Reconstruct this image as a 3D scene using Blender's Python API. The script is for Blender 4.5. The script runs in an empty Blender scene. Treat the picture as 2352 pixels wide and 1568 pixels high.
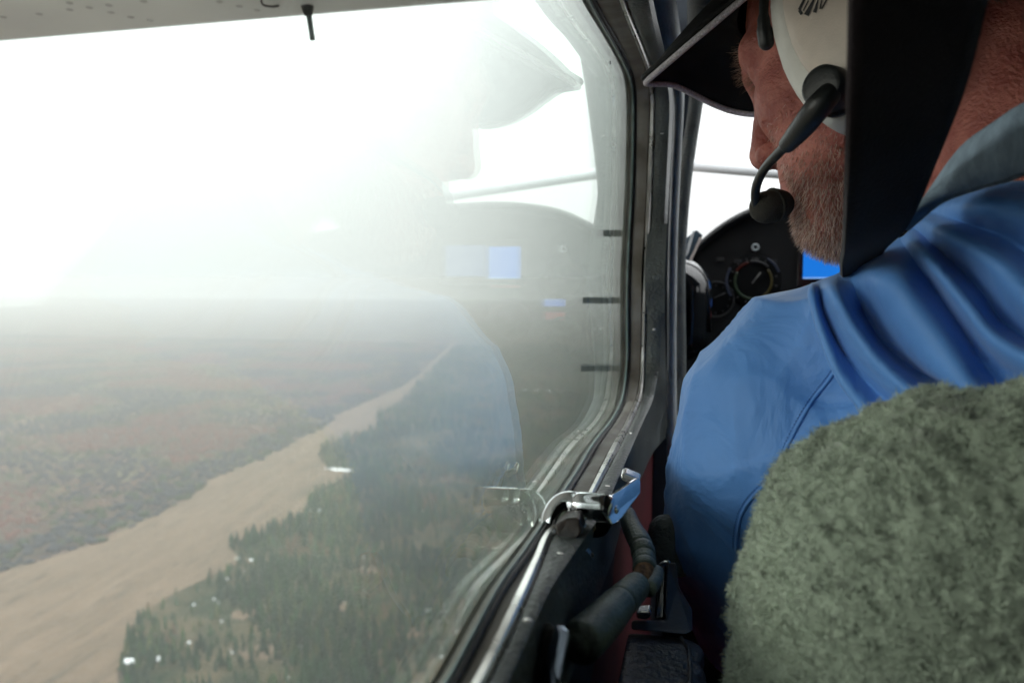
import bpy, bmesh, math, random
import numpy as np
from mathutils import Vector, Matrix, noise
import openvdb

rnd = random.Random(7)
npr = np.random.default_rng(7)
sc = bpy.context.scene
COL = sc.collection
R = math.radians

# ------------------------------------------------------------------ camera
FOC = 28.0
AZ, PT = R(13.5), R(4.56)
cd = bpy.data.cameras.new('camera'); cam = bpy.data.objects.new('camera', cd); COL.objects.link(cam)
cd.lens = FOC; cd.sensor_width = 36.0; cd.clip_start = 0.01; cd.clip_end = 20000
cam.location = (0, 0, 0); cam.rotation_euler = (R(90) - PT, 0, AZ)
cd.dof.use_dof = True; cd.dof.focus_distance = 0.56; cd.dof.aperture_fstop = 8.5
sc.camera = cam

# ------------------------------------------------------------------ world, sun, exposure
SKY_LOW, SKY_HIGH = 0.67, 2.40
SUN_EL, SUN_AZ = R(15), R(-116)        # low sun to the left and behind, veiled by cloud
w = bpy.data.worlds.new('World'); sc.world = w; w.use_nodes = True
nt = w.node_tree; nt.nodes.clear()
o_ = nt.nodes.new('ShaderNodeOutputWorld'); bg = nt.nodes.new('ShaderNodeBackground')
sky = nt.nodes.new('ShaderNodeTexSky'); sky.sky_type = 'NISHITA'; sky.sun_disc = False
sky.sun_elevation = SUN_EL; sky.sun_rotation = SUN_AZ; sky.dust_density = 4.0
mx = nt.nodes.new('ShaderNodeMixRGB'); mx.inputs[0].default_value = 0.86
mx.inputs[2].default_value = (16.0, 16.2, 16.2, 1)   # thick white overcast
# overcast sky: brighter overhead than at the horizon
tcw = nt.nodes.new('ShaderNodeTexCoord'); sxyz = nt.nodes.new('ShaderNodeSeparateXYZ'); nt.links.new(tcw.outputs['Generated'], sxyz.inputs[0])
mrw = nt.nodes.new('ShaderNodeMapRange'); mrw.inputs[1].default_value = -0.02; mrw.inputs[2].default_value = 0.95
mrw.inputs[3].default_value = SKY_LOW; mrw.inputs[4].default_value = SKY_HIGH
mrw.interpolation_type = 'SMOOTHSTEP'
nt.links.new(sxyz.outputs['Z'], mrw.inputs[0])
mulw = nt.nodes.new('ShaderNodeVectorMath'); mulw.operation = 'SCALE'
nt.links.new(sky.outputs[0], mx.inputs[1]); nt.links.new(mx.outputs[0], mulw.inputs[0]); nt.links.new(mrw.outputs[0], mulw.inputs['Scale'])
nt.links.new(mulw.outputs[0], bg.inputs[0])
bg.inputs[1].default_value = 0.12
nt.links.new(bg.outputs[0], o_.inputs[0])
sl = bpy.data.lights.new('sun', 'SUN'); sl.energy = 1.5; sl.angle = R(22); sl.color = (1.0, 0.96, 0.91)
so = bpy.data.objects.new('sun', sl); COL.objects.link(so)
sd = Vector((math.sin(SUN_AZ) * math.cos(SUN_EL), math.cos(SUN_AZ) * math.cos(SUN_EL), math.sin(SUN_EL)))
so.rotation_euler = (-sd).to_track_quat('-Z', 'Y').to_euler(); so.location = (-3, 3, 8)
vs = sc.view_settings; vs.view_transform = 'Standard'; vs.look = 'None'; vs.exposure = 0.0; vs.gamma = 1.0
vs.use_curve_mapping = False
cy = sc.cycles
cy.use_denoising = True
try: cy.denoiser = 'OPENIMAGEDENOISE'
except Exception: pass
cy.max_bounces = 10; cy.diffuse_bounces = 5; cy.glossy_bounces = 5; cy.transparent_max_bounces = 24
cy.transmission_bounces = 6; cy.volume_bounces = 1; cy.sample_clamp_indirect = 6.0
cy.caustics_reflective = False; cy.caustics_refractive = False

# ------------------------------------------------------------------ view helper: ray through a pixel of the 2352 px wide photo
FPX = 2352 * FOC / 36.0
_f = Vector((-math.sin(AZ) * math.cos(PT), math.cos(AZ) * math.cos(PT), -math.sin(PT)))
_r = Vector((math.cos(AZ), math.sin(AZ), 0)); _u = _r.cross(_f)
def Q(px, py, y=None, x=None, z=None):
    d = _f * FPX + _r * (px - 1176) + _u * (784 - py)
    if y is not None: return d * (y / d.y)
    if x is not None: return d * (x / d.x)
    return d * (z / d.z)
def proj(p):
    p = Vector(p); k = p.dot(_f)
    return 1176 + FPX * p.dot(_r) / k, 784 - FPX * p.dot(_u) / k
PXM = lambda px, y: px * y * 1.03 / FPX       # width in metres of px pixels at forward distance y

# ------------------------------------------------------------------ materials
def mat(name, col, rough=0.6, metal=0.0, var=0.0, vscale=20.0, bump=0.0, bscale=200.0, col2=None, spec=0.5,
        sheen=0.0, coat=0.0, sss=0.0, bdist=0.001, stretch=None, rvar=0.0, attr=False, detail=4):
    m = bpy.data.materials.new(name); m.use_nodes = True
    n = m.node_tree; N = n.nodes; L = n.links
    b = N['Principled BSDF']
    b.inputs['Base Color'].default_value = (*col, 1); b.inputs['Roughness'].default_value = rough
    b.inputs['Metallic'].default_value = metal; b.inputs['Specular IOR Level'].default_value = spec
    b.inputs['Sheen Weight'].default_value = sheen; b.inputs['Coat Weight'].default_value = coat
    if sss:
        b.inputs['Subsurface Weight'].default_value = sss
        b.inputs['Subsurface Radius'].default_value = (0.010, 0.004, 0.002); b.inputs['Subsurface Scale'].default_value = 0.4
    tc = N.new('ShaderNodeTexCoord'); mp = N.new('ShaderNodeMapping'); L.new(tc.outputs['Object'], mp.inputs[0])
    if stretch: mp.inputs['Rotation'].default_value = (0, 0, stretch[0]); mp.inputs['Scale'].default_value = stretch[1]
    src = None
    if attr:
        at = N.new('ShaderNodeAttribute'); at.attribute_name = 'Col'; src = at.outputs['Color']
    if col2 is not None or var:
        t = N.new('ShaderNodeTexNoise'); t.inputs['Scale'].default_value = vscale; t.inputs['Detail'].default_value = detail
        L.new(mp.outputs[0], t.inputs[0])
        cr = N.new('ShaderNodeValToRGB')
        cr.color_ramp.elements[0].position = 0.36; cr.color_ramp.elements[1].position = 0.64
        c2 = col2 if col2 is not None else tuple(min(1, c * (1 + var)) for c in col)
        c1 = col if col2 is not None else tuple(c * (1 - var) for c in col)
        cr.color_ramp.elements[0].color = (*c1, 1); cr.color_ramp.elements[1].color = (*c2, 1)
        L.new(t.outputs[0], cr.inputs[0])
        if src is not None:
            mm = N.new('ShaderNodeMixRGB'); mm.blend_type = 'MULTIPLY'; mm.inputs[0].default_value = 1
            L.new(src, mm.inputs[1]); L.new(cr.outputs[0], mm.inputs[2]); src = mm.outputs[0]
        else: src = cr.outputs[0]
        if rvar:
            mr = N.new('ShaderNodeMapRange'); mr.inputs[3].default_value = rough - rvar; mr.inputs[4].default_value = rough + rvar
            L.new(t.outputs[0], mr.inputs[0]); L.new(mr.outputs[0], b.inputs['Roughness'])
    if src is not None: L.new(src, b.inputs['Base Color'])
    if bump:
        t2 = N.new('ShaderNodeTexNoise'); t2.inputs['Scale'].default_value = bscale; t2.inputs['Detail'].default_value = 3
        L.new(mp.outputs[0], t2.inputs[0])
        bp = N.new('ShaderNodeBump'); bp.inputs['Strength'].default_value = bump; bp.inputs['Distance'].default_value = bdist
        L.new(t2.outputs[0], bp.inputs['Height']); L.new(bp.outputs[0], b.inputs['Normal'])
    return m

def glass_mat(name, tint, f0=0.04, dirt=0.0):
    m = bpy.data.materials.new(name); m.use_nodes = True
    N = m.node_tree.nodes; L = m.node_tree.links; N.clear()
    out = N.new('ShaderNodeOutputMaterial'); tr = N.new('ShaderNodeBsdfTransparent'); tr.inputs[0].default_value = (*tint, 1)
    gl = N.new('ShaderNodeBsdfGlossy'); gl.inputs['Roughness'].default_value = 0.0
    gl.inputs['Color'].default_value = (0.86, 0.92, 0.88, 1)
    geo = N.new('ShaderNodeNewGeometry'); dot = N.new('ShaderNodeVectorMath'); dot.operation = 'DOT_PRODUCT'
    L.new(geo.outputs['Incoming'], dot.inputs[0]); L.new(geo.outputs['Normal'], dot.inputs[1])
    def M(op, a, b=None):
        n = N.new('ShaderNodeMath'); n.operation = op
        for i, v in enumerate((a, b)):
            if v is None: continue
            if isinstance(v, (int, float)): n.inputs[i].default_value = v
            else: L.new(v, n.inputs[i])
        return n.outputs[0]
    c = M('ABSOLUTE', dot.outputs['Value']); k = M('POWER', M('SUBTRACT', 1.0, c), 5.0)
    fac = M('ADD', M('MULTIPLY', k, 1 - f0), f0)
    mix = N.new('ShaderNodeMixShader'); L.new(fac, mix.inputs[0]); L.new(tr.outputs[0], mix.inputs[1]); L.new(gl.outputs[0], mix.inputs[2])
    res = mix.outputs[0]
    if dirt:
        tcd = N.new('ShaderNodeTexCoord'); mpd = N.new('ShaderNodeMapping'); L.new(tcd.outputs['Object'], mpd.inputs[0])
        mpd.inputs['Rotation'].default_value = (R(24), 0, 0); mpd.inputs['Scale'].default_value = (1, 3, 16)
        nd = N.new('ShaderNodeTexNoise'); nd.inputs['Scale'].default_value = 7; nd.inputs['Detail'].default_value = 7; nd.inputs['Roughness'].default_value = .7
        L.new(mpd.outputs[0], nd.inputs[0]); dirt = M('MULTIPLY', M('POWER', nd.outputs[0], 3.0), dirt * 8.0)
        df = N.new('ShaderNodeBsdfDiffuse'); df.inputs[0].default_value = (0.75, 0.8, 0.74, 1)
        tl = N.new('ShaderNodeBsdfTranslucent'); tl.inputs[0].default_value = (0.75, 0.8, 0.74, 1)
        ad = N.new('ShaderNodeMixShader'); L.new(df.outputs[0], ad.inputs[1]); L.new(tl.outputs[0], ad.inputs[2])
        # dust film: optically thicker the more obliquely it is crossed
        ft = M('MINIMUM', M('DIVIDE', dirt, M('MAXIMUM', c, 0.05)), 0.35)
        m2 = N.new('ShaderNodeMixShader'); L.new(ft, m2.inputs[0]); L.new(res, m2.inputs[1]); L.new(ad.outputs[0], m2.inputs[2]); res = m2.outputs[0]
    L.new(res, out.inputs[0])
    return m

def emis(name, col, s):
    m = bpy.data.materials.new(name); m.use_nodes = True
    b = m.node_tree.nodes['Principled BSDF']; b.inputs['Base Color'].default_value = (0, 0, 0, 1)
    b.inputs['Emission Color'].default_value = (*col, 1); b.inputs['Emission Strength'].default_value = s
    b.inputs['Roughness'].default_value = 0.3
    return m

M_vinyl = mat('grey_vinyl', (0.100, 0.115, 0.112), 0.38, var=0.25, vscale=30, bump=1.0, bscale=330, bdist=0.0016, rvar=0.08)
M_vinyl_lit = mat('lit_vinyl', (0.46, 0.50, 0.50), 0.38, var=0.15, vscale=30, bump=0.8, bscale=480, bdist=0.0012)  # vinyl lightened: windshield light on the post trim is put into the colour
M_vinyl_dark = mat('dark_blue_vinyl', (0.010, 0.016, 0.026), 0.5, var=0.25, vscale=20, bump=0.4, bscale=420)
M_rub = mat('black_rubber', (0.008, 0.009, 0.009), 0.5, bump=0.3, bscale=300)
M_seal = mat('glass_edge_seal', (0.13, 0.20, 0.20), 0.4, var=0.3, vscale=60)
M_chan = mat('worn_grey_channel', (0.16, 0.14, 0.115), 0.5, col2=(0.30, 0.285, 0.25), vscale=28, bump=0.3, bscale=350, rvar=0.1)
M_chrome = mat('chrome', (0.74, 0.76, 0.78), 0.05, metal=1.0, bump=0.02, bscale=120, rvar=0.03, var=0.04, vscale=90)
M_chrome_old = mat('aged_chrome_strip', (0.86, 0.84, 0.81), 0.30, metal=0.9, var=0.14, vscale=60, rvar=0.12, bump=0.08, bscale=200)
M_rust = mat('rust_dirt', (0.045, 0.016, 0.008), 0.9, col2=(0.010, 0.008, 0.007), vscale=180, bump=1.0, bscale=500)
M_red = mat('dark_red_trim', (0.075, 0.004, 0.008), 0.6, var=0.2, vscale=15, bump=0.4, bscale=300)
M_black = mat('matt_black', (0.006, 0.007, 0.008), 0.65, var=0.2, vscale=30, bump=0.3, bscale=260)
M_gloss = mat('gloss_black', (0.008, 0.010, 0.012), 0.10, coat=0.5, bump=0.05, bscale=60)
M_liner = mat('headliner', (0.09, 0.095, 0.095), 0.75, var=0.1, vscale=20, bump=0.4, bscale=300)
M_floor = mat('cabin_carpet', (0.012, 0.012, 0.014), 0.95, bump=0.6, bscale=400)
M_wing = mat('white_wing_paint', (0.90, 0.93, 0.95), 0.35, var=0.07, vscale=3.5, bump=0.35, bscale=7, bdist=0.01)
M_blue = None  # shirt, below
M_glass = glass_mat('side_glass', (0.955, 0.990, 0.968), dirt=0.0011)
M_wglass = glass_mat('windshield_glass', (0.99, 0.995, 0.995))

# ------------------------------------------------------------------ object helpers
def link(name, me, parent=None, m=None, smooth=False):
    o = bpy.data.objects.new(name, me); COL.objects.link(o)
    if m is not None and not me.materials: me.materials.append(m)
    if smooth:
        me.polygons.foreach_set('use_smooth', [True] * len(me.polygons))
    if parent is not None:
        o.parent = parent; o.matrix_parent_inverse = Matrix.Translation(-parent.location)
    return o
def mesh(name, v, f, m=None, parent=None, smooth=False):
    me = bpy.data.meshes.new(name); me.from_pydata([tuple(p) for p in v], [], [tuple(int(i) for i in q) for q in f]); me.update()
    return link(name, me, parent, m, smooth)
def tag(o, label=None, cat=None, group=None, kind=None):
    if label: o['label'] = label
    if cat: o['category'] = cat
    if group: o['group'] = group
    if kind: o['kind'] = kind
    return o
def thing(name, loc, label, cat, group=None):
    o = bpy.data.objects.new(name, None); COL.objects.link(o); o.location = loc; o.empty_display_size = 0.05
    return tag(o, label, cat, group)
def flip_out(me):
    bm = bmesh.new(); bm.from_mesh(me); bmesh.ops.recalc_face_normals(bm, faces=bm.faces); bm.to_mesh(me); bm.free()
def cr(pts, n):
    """Catmull-Rom through pts (open), n samples per segment."""
    P = [Vector(p) for p in pts]; out = []
    for i in range(len(P) - 1):
        a = P[max(i - 1, 0)]; b = P[i]; c = P[i + 1]; d = P[min(i + 2, len(P) - 1)]
        for k in range(n):
            t = k / n
            out.append(0.5 * ((2 * b) + (c - a) * t + (2 * a - 5 * b + 4 * c - d) * t * t + (3 * b - a - 3 * c + d) * t ** 3))
    out.append(P[-1]); return out
def crv(vals, n):
    return [p.x for p in cr([(v, 0, 0) for v in vals], n)]
def tube_geo(path, rad, seg=12, flat=1.0, up=None):
    P = [Vector(p) for p in path]; n = len(P)
    if not hasattr(rad, '__len__'): rad = [rad] * n
    v = []; f = []; prev = None
    for i, p in enumerate(P):
        t = (P[min(i + 1, n - 1)] - P[max(i - 1, 0)]).normalized()
        if prev is None:
            ref = Vector(up) if up else (Vector((0, 0, 1)) if abs(t.z) < 0.9 else Vector((1, 0, 0)))
            a = (ref - t * ref.dot(t)).normalized()
        else: a = (prev - t * prev.dot(t)).normalized()
        prev = a; b = t.cross(a)
        for k in range(seg):
            an = 2 * math.pi * k / seg
            v.append(p + (a * math.cos(an) + b * math.sin(an) * flat) * rad[i])
    for i in range(n - 1):
        for k in range(seg):
            f.append((i * seg + k, i * seg + (k + 1) % seg, (i + 1) * seg + (k + 1) % seg, (i + 1) * seg + k))
    f.append(tuple(range(seg - 1, -1, -1))); f.append(tuple(range((n - 1) * seg, n * seg)))
    return v, f
def tube(name, path, rad, m, parent=None, seg=16, flat=1.0, up=None, round_ends=0):
    if not hasattr(rad, '__len__'): rad = [rad] * len(path)
    path = [Vector(p) for p in path]; rad = list(rad)
    if round_ends:
        a = (path[0] - path[1]).normalized(); b = (path[-1] - path[-2]).normalized(); r0, r1 = rad[0], rad[-1]
        pre = [(path[0] + a * r0 * math.sin(t) * round_ends, r0 * math.cos(t)) for t in (1.5, 1.2, 0.8, 0.4)]
        post = [(path[-1] + b * r1 * math.sin(t) * round_ends, r1 * math.cos(t)) for t in (0.4, 0.8, 1.2, 1.5)]
        path = [p for p, _ in pre] + path + [p for p, _ in post]; rad = [q for _, q in pre] + rad + [q for _, q in post]
    v, f = tube_geo(path, rad, seg, flat, up)
    o = mesh(name, v, f, m, parent, True); flip_out(o.data)
    return o
def slab(name, pts, ext, m, parent=None, bev=0.0, smooth=False):
    """solid from a polygon of 3D points pushed along ext."""
    bm = bmesh.new(); e = Vector(ext)
    a = [bm.verts.new(Vector(p)) for p in pts]; b = [bm.verts.new(Vector(p) + e) for p in pts]
    n = len(pts); bm.faces.new(a); bm.faces.new(b[::-1])
    for i in range(n): bm.faces.new((a[i], a[(i + 1) % n], b[(i + 1) % n], b[i]))
    bmesh.ops.recalc_face_normals(bm, faces=bm.faces)
    if bev: bmesh.ops.bevel(bm, geom=list(bm.edges), offset=bev, segments=3, profile=0.5, affect='EDGES', clamp_overlap=True)
    me = bpy.data.meshes.new(name); bm.to_mesh(me); bm.free()
    o = link(name, me, parent, m, smooth)
    return o
def box(name, lo, hi, m, parent=None, bev=0.0):
    (a, b, c), (d, e, f) = lo, hi
    return slab(name, [(a, b, c), (d, b, c), (d, e, c), (a, e, c)], (0, 0, f - c), m, parent, bev)
def loft(name, loops, m, parent=None, closed=True, smooth=True):
    n = len(loops[0]); v = [p for l in loops for p in l]; f = []
    for j in range(len(loops) - 1):
        for i in range(n if closed else n - 1):
            k = (i + 1) % n
            f.append((j * n + i, j * n + k, (j + 1) * n + k, (j + 1) * n + i))
    return mesh(name, v, f, m, parent, smooth)
def disc_dome(name, c, nrm, r, h, m, parent=None, seg=24, rings=5):
    nrm = Vector(nrm).normalized(); q = nrm.to_track_quat('Z', 'Y'); c = Vector(c); v = []; f = []
    v.append(c + nrm * h)
    for j in range(1, rings + 1):
        t = j / rings * math.pi / 2
        for k in range(seg):
            a = 2 * math.pi * k / seg
            v.append(c + q @ Vector((r * math.sin(t) * math.cos(a), r * math.sin(t) * math.sin(a), h * math.cos(t))))
    for k in range(seg): f.append((0, 1 + k, 1 + (k + 1) % seg))
    for j in range(rings - 1):
        for k in range(seg):
            a = 1 + j * seg; f.append((a + k, a + seg + k, a + seg + (k + 1) % seg, a + (k + 1) % seg))
    f.append(tuple(range(len(v) - seg, len(v)))[::-1])
    o = mesh(name, v, f, m, parent, True); flip_out(o.data); return o

# ------------------------------------------------------------------ signed distance modelling
class Field:
    def __init__(s, lo, hi, h, big=0.03):
        s.lo = np.array(lo, float); s.h = h; s.n = np.ceil((np.array(hi) - s.lo) / h).astype(int) + 1
        s.a = np.full(tuple(s.n), big, np.float32); s.big = big
    def sub(s, lo, hi, pad):
        i0 = np.clip(np.floor((np.array(lo) - pad - s.lo) / s.h).astype(int), 0, s.n - 1)
        i1 = np.clip(np.ceil((np.array(hi) + pad - s.lo) / s.h).astype(int) + 1, 1, s.n)
        sl = tuple(slice(a, b) for a, b in zip(i0, i1))
        ax = [s.lo[k] + s.h * np.arange(i0[k], i1[k]) for k in range(3)]
        return sl, np.meshgrid(*ax, indexing='ij')
    def _op(s, sl, d, k, mode):
        A = s.a[sl]
        if mode == 'sub': d = -d; sgn = -1; B = -A; D = -d
        else: B = A; D = d
        if k > 0:
            h = np.clip(0.5 + 0.5 * (D - B) / k, 0, 1); r = D * (1 - h) + B * h - k * h * (1 - h)
        else: r = np.minimum(B, D)
        s.a[sl] = (-r if mode == 'sub' else r).astype(np.float32)
    def cap(s, a, b, ra, rb=None, k=0.01, mode='add'):
        rb = ra if rb is None else rb; a = np.array(a, float); b = np.array(b, float); m = max(ra, rb)
        sl, (X, Y, Z) = s.sub(np.minimum(a, b) - m, np.maximum(a, b) + m, s.big + k)
        ab = b - a; L = max(float(ab @ ab), 1e-12)
        t = np.clip(((X - a[0]) * ab[0] + (Y - a[1]) * ab[1] + (Z - a[2]) * ab[2]) / L, 0, 1)
        d = np.sqrt((X - a[0] - t * ab[0]) ** 2 + (Y - a[1] - t * ab[1]) ** 2 + (Z - a[2] - t * ab[2]) ** 2) - (ra + (rb - ra) * t)
        if mode == 'sub': s._sub(sl, d, k)
        else: s._op(sl, d, k, 'add')
    def _sub(s, sl, d, k):
        A = s.a[sl]; h = np.clip(0.5 - 0.5 * (A + d) / max(k, 1e-6), 0, 1)
        s.a[sl] = (A * (1 - h) - d * h + k * h * (1 - h)).astype(np.float32)
    def ell(s, c, r, B=None, k=0.01, mode='add'):
        """ellipsoid; B = 3x3 rows of local axes"""
        c = np.array(c, float); r = np.array(r, float); m = r.max()
        sl, (X, Y, Z) = s.sub(c - m, c + m, s.big + k)
        X = X - c[0]; Y = Y - c[1]; Z = Z - c[2]
        if B is not None: X, Y, Z = (B[i][0] * X + B[i][1] * Y + B[i][2] * Z for i in range(3))
        k0 = np.sqrt((X / r[0]) ** 2 + (Y / r[1]) ** 2 + (Z / r[2]) ** 2)
        k1 = np.sqrt((X / r[0] ** 2) ** 2 + (Y / r[1] ** 2) ** 2 + (Z / r[2] ** 2) ** 2) + 1e-9
        d = k0 * (k0 - 1) / k1
        if mode == 'sub': s._sub(sl, d, k)
        else: s._op(sl, d, k, 'add')
    def rbox(s, c, half, rad, k=0.01):
        c = np.array(c, float); half = np.array(half, float)
        sl, (X, Y, Z) = s.sub(c - half, c + half, s.big + k)
        q = [np.abs(A - c[i]) - (half[i] - rad) for i, A in enumerate((X, Y, Z))]
        d = np.sqrt(sum(np.maximum(a, 0) ** 2 for a in q)) + np.minimum(np.maximum(q[0], np.maximum(q[1], q[2])), 0) - rad
        s._op(sl, d, k, 'add')
    def arrays(s):
        g = openvdb.FloatGrid(s.big); g.copyFromArray(s.a)
        p, t, q = g.convertToPolygons(isovalue=0.0, adaptivity=0.0) if False else (None, None, None)
        p, q = g.convertToQuads(isovalue=0.0)
        return p * s.h + s.lo, q
    def mesh(s, name, m, parent=None, post=None, sm=0):
        p, q = s.arrays()
        if sm:
            n = len(p); e = np.concatenate([q[:, [0, 1]], q[:, [1, 2]], q[:, [2, 3]], q[:, [3, 0]]]); e = np.concatenate([e, e[:, ::-1]])
            cnt = np.bincount(e[:, 0], minlength=n)[:, None].clip(1)
            for _ in range(sm):
                acc = np.stack([np.bincount(e[:, 0], weights=p[e[:, 1], k], minlength=n) for k in range(3)], 1)
                p = p * 0.5 + 0.5 * acc / cnt
        if post is not None: p = post(p, q)
        me = bpy.data.meshes.new(name)
        me.vertices.add(len(p)); me.vertices.foreach_set('co', p.astype(np.float32).ravel())
        me.loops.add(len(q) * 4); me.loops.foreach_set('vertex_index', q.astype(np.int32).ravel())
        me.polygons.add(len(q)); me.polygons.foreach_set('loop_start', np.arange(0, len(q) * 4, 4, dtype=np.int32))
        me.update(calc_edges=True); me.validate()
        # orientation: volume must be positive
        a, b, c = p[q[:, 0]], p[q[:, 1]], p[q[:, 2]]; ctr = p.mean(0)
        if np.einsum('ij,ij->i', a - ctr, np.cross(b - ctr, c - ctr)).sum() < 0: me.flip_normals()
        return link(name, me, parent, m, True)

# ================================================================== LAND FAR BELOW
H = 150.0
def G(px, py, dz=0.0): return Q(px, py, z=-H + dz)
def gp(px, py): p = G(px, py); return (p.x, p.y)
M_ground = bpy.data.materials.new('taiga_ground'); M_ground.use_nodes = True
def ground_nodes():
    n = M_ground.node_tree; N = n.nodes; L = n.links; b = N['Principled BSDF']
    b.inputs['Roughness'].default_value = 0.95; b.inputs['Specular IOR Level'].default_value = 0.1
    tc = N.new('ShaderNodeTexCoord')
    def nz(scale, det=5, rough=0.6):
        t = N.new('ShaderNodeTexNoise'); t.inputs['Scale'].default_value = scale; t.inputs['Detail'].default_value = det
        t.inputs['Roughness'].default_value = rough; L.new(tc.outputs['Object'], t.inputs[0]); return t.outputs[0]
    def ramp(src, stops):
        r = N.new('ShaderNodeValToRGB'); e = r.color_ramp.elements
        while len(e) < len(stops): e.new(0.5)
        for el, (p, c) in zip(e, stops): el.position = p; el.color = (*c, 1)
        L.new(src, r.inputs[0]); return r.outputs[0]
    c1 = ramp(nz(0.010), [(0.35, (0.045, 0.040, 0.034)), (0.48, (0.075, 0.050, 0.042)), (0.56, (0.060, 0.060, 0.040)), (0.68, (0.095, 0.075, 0.055))])
    c2 = ramp(nz(0.05, 6, 0.65), [(0.36, (0.45, 0.46, 0.52)), (0.52, (1.0, 0.90, 0.86)), (0.68, (1.4, 1.2, 1.1))])
    mm = N.new('ShaderNodeMixRGB'); mm.blend_type = 'MULTIPLY'; mm.inputs[0].default_value = 1
    L.new(c1, mm.inputs[1]); L.new(c2, mm.inputs[2]); L.new(mm.outputs[0], b.inputs['Base Color'])
ground_nodes()
S = 5200.0
gv = []; gf = []; NG = 60
for j in range(NG + 1):
    for i in range(NG + 1):
        x = -S + 2 * S * i / NG; y = -S + 2 * S * j / NG
        gv.append((x, y, -H))
for j in range(NG):
    for i in range(NG): gf.append((j * (NG + 1) + i, j * (NG + 1) + i + 1, (j + 1) * (NG + 1) + i + 1, (j + 1) * (NG + 1) + i))
tag(mesh('ground', gv, gf, M_ground), kind='structure')

bankL = [(-260, 1400), (-120, 1350), (0, 1312), (110, 1283), (210, 1252), (300, 1212), (390, 1168), (440, 1140), (480, 1103), (560, 1072), (620, 1048),
         (680, 1012), (740, 985), (780, 948), (860, 915), (920, 890), (960, 862), (1000, 822), (1040, 785)]
bankR = [(255, 1760), (270, 1640), (278, 1568), (285, 1470), (330, 1405), (400, 1362), (470, 1332), (530, 1303), (560, 1290), (600, 1292), (535, 1275), (525, 1258), (580, 1228), (640, 1210), (700, 1186),
         (712, 1132), (760, 1112), (812, 1092), (832, 1080), (755, 1080), (732, 1052), (738, 1026), (792, 1006), (862, 985), (868, 952), (925, 920), (950, 888), (1000, 842), (1052, 790)]
def arc_resample(pts, n):
    P = np.array(pts, float); d = np.r_[0, np.cumsum(np.hypot(*np.diff(P, axis=0).T))]; t = np.linspace(0, d[-1], n)
    return np.stack([np.interp(t, d, P[:, 0]), np.interp(t, d, P[:, 1])], 1)
poly = [gp(*q) for q in [(-260, 1900)]] + [gp(*q) for q in bankL] + [gp(*q) for q in bankR[::-1]]
# roughen the outline
def rough_poly(P, step, amp, seed):
    out = []; n = len(P)
    for i in range(n):
        a = Vector(P[i]); b = Vector(P[(i + 1) % n]); L = (b - a).length; k = max(1, int(L / step)); nrm = Vector((-(b - a).y, (b - a).x)).normalized()
        for j in range(k):
            p = a.lerp(b, j / k); s = noise.noise(Vector((p.x * 0.05, p.y * 0.05, seed))) + 0.5 * noise.noise(Vector((p.x * 0.17, p.y * 0.17, seed)))
            out.append(p + nrm * s * amp)
    return out
def flat_sheet(name, P, z, m, parent=None):
    bm = bmesh.new(); vs_ = [bm.verts.new((p[0], p[1], z)) for p in P]; f = bm.faces.new(vs_)
    bmesh.ops.triangulate(bm, faces=[f]); bmesh.ops.recalc_face_normals(bm, faces=bm.faces)
    for f in bm.faces:
        if f.normal.z < 0: f.normal_flip()
    me = bpy.data.meshes.new(name); bm.to_mesh(me); bm.free(); return link(name, me, parent, m)
rv_a = G(40, 1400); rv_b = G(800, 1000); rang = math.atan2(rv_b.y - rv_a.y, rv_b.x - rv_a.x)
M_sand = bpy.data.materials.new('river_sand'); M_sand.use_nodes = True
def sand_nodes():
    n = M_sand.node_tree; N = n.nodes; L = n.links; b = N['Principled BSDF']
    b.inputs['Roughness'].default_value = 0.9; b.inputs['Specular IOR Level'].default_value = 0.15
    tc = N.new('ShaderNodeTexCoord'); mp = N.new('ShaderNodeMapping'); mp.vector_type = 'TEXTURE'
    mp.inputs['Rotation'].default_value = (0, 0, rang); mp.inputs['Scale'].default_value = (7.0, 1.0, 1)
    L.new(tc.outputs['Object'], mp.inputs[0])
    def nz(v, scale, det, dist=0.0):
        t = N.new('ShaderNodeTexNoise'); t.inputs['Scale'].default_value = scale; t.inputs['Detail'].default_value = det
        t.inputs['Distortion'].default_value = dist; L.new(v, t.inputs[0]); return t.outputs[0]
    def ramp(src, stops):
        r = N.new('ShaderNodeValToRGB'); e = r.color_ramp.elements
        while len(e) < len(stops): e.new(0.5)
        for el, (p, c) in zip(e, stops): el.position = p; el.color = (*c, 1)
        L.new(src, r.inputs[0]); return r.outputs[0]
    a = ramp(nz(mp.outputs[0], 0.10, 5, 0.6), [(0.24, (0.052, 0.042, 0.030)), (0.38, (0.100, 0.070, 0.048)), (0.62, (0.126, 0.087, 0.060)), (0.8, (0.155, 0.112, 0.082))])
    c = ramp(nz(mp.outputs[0], 0.35, 4, 1.2), [(0.31, (0.50, 0.52, 0.50)), (0.43, (1, 1, 1)), (0.7, (1.05, 1.03, 1.0))])
    mm = N.new('ShaderNodeMixRGB'); mm.blend_type = 'MULTIPLY'; mm.inputs[0].default_value = 1
    L.new(a, mm.inputs[1]); L.new(c, mm.inputs[2]); L.new(mm.outputs[0], b.inputs['Base Color'])
sand_nodes()
tag(flat_sheet('river_bed', rough_poly(poly, 8, 3.0, 3.1), -H + 0.25, M_sand), kind='structure')
strip = [gp(*q) for q in [(-200, 1055), (20, 975), (120, 925), (260, 868), (275, 874), (140, 938), (30, 992), (-200, 1085)]]
tag(flat_sheet('far_river_bed', rough_poly(strip, 20, 5, 8.0), -H + 0.25, M_sand), kind='structure')

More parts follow.
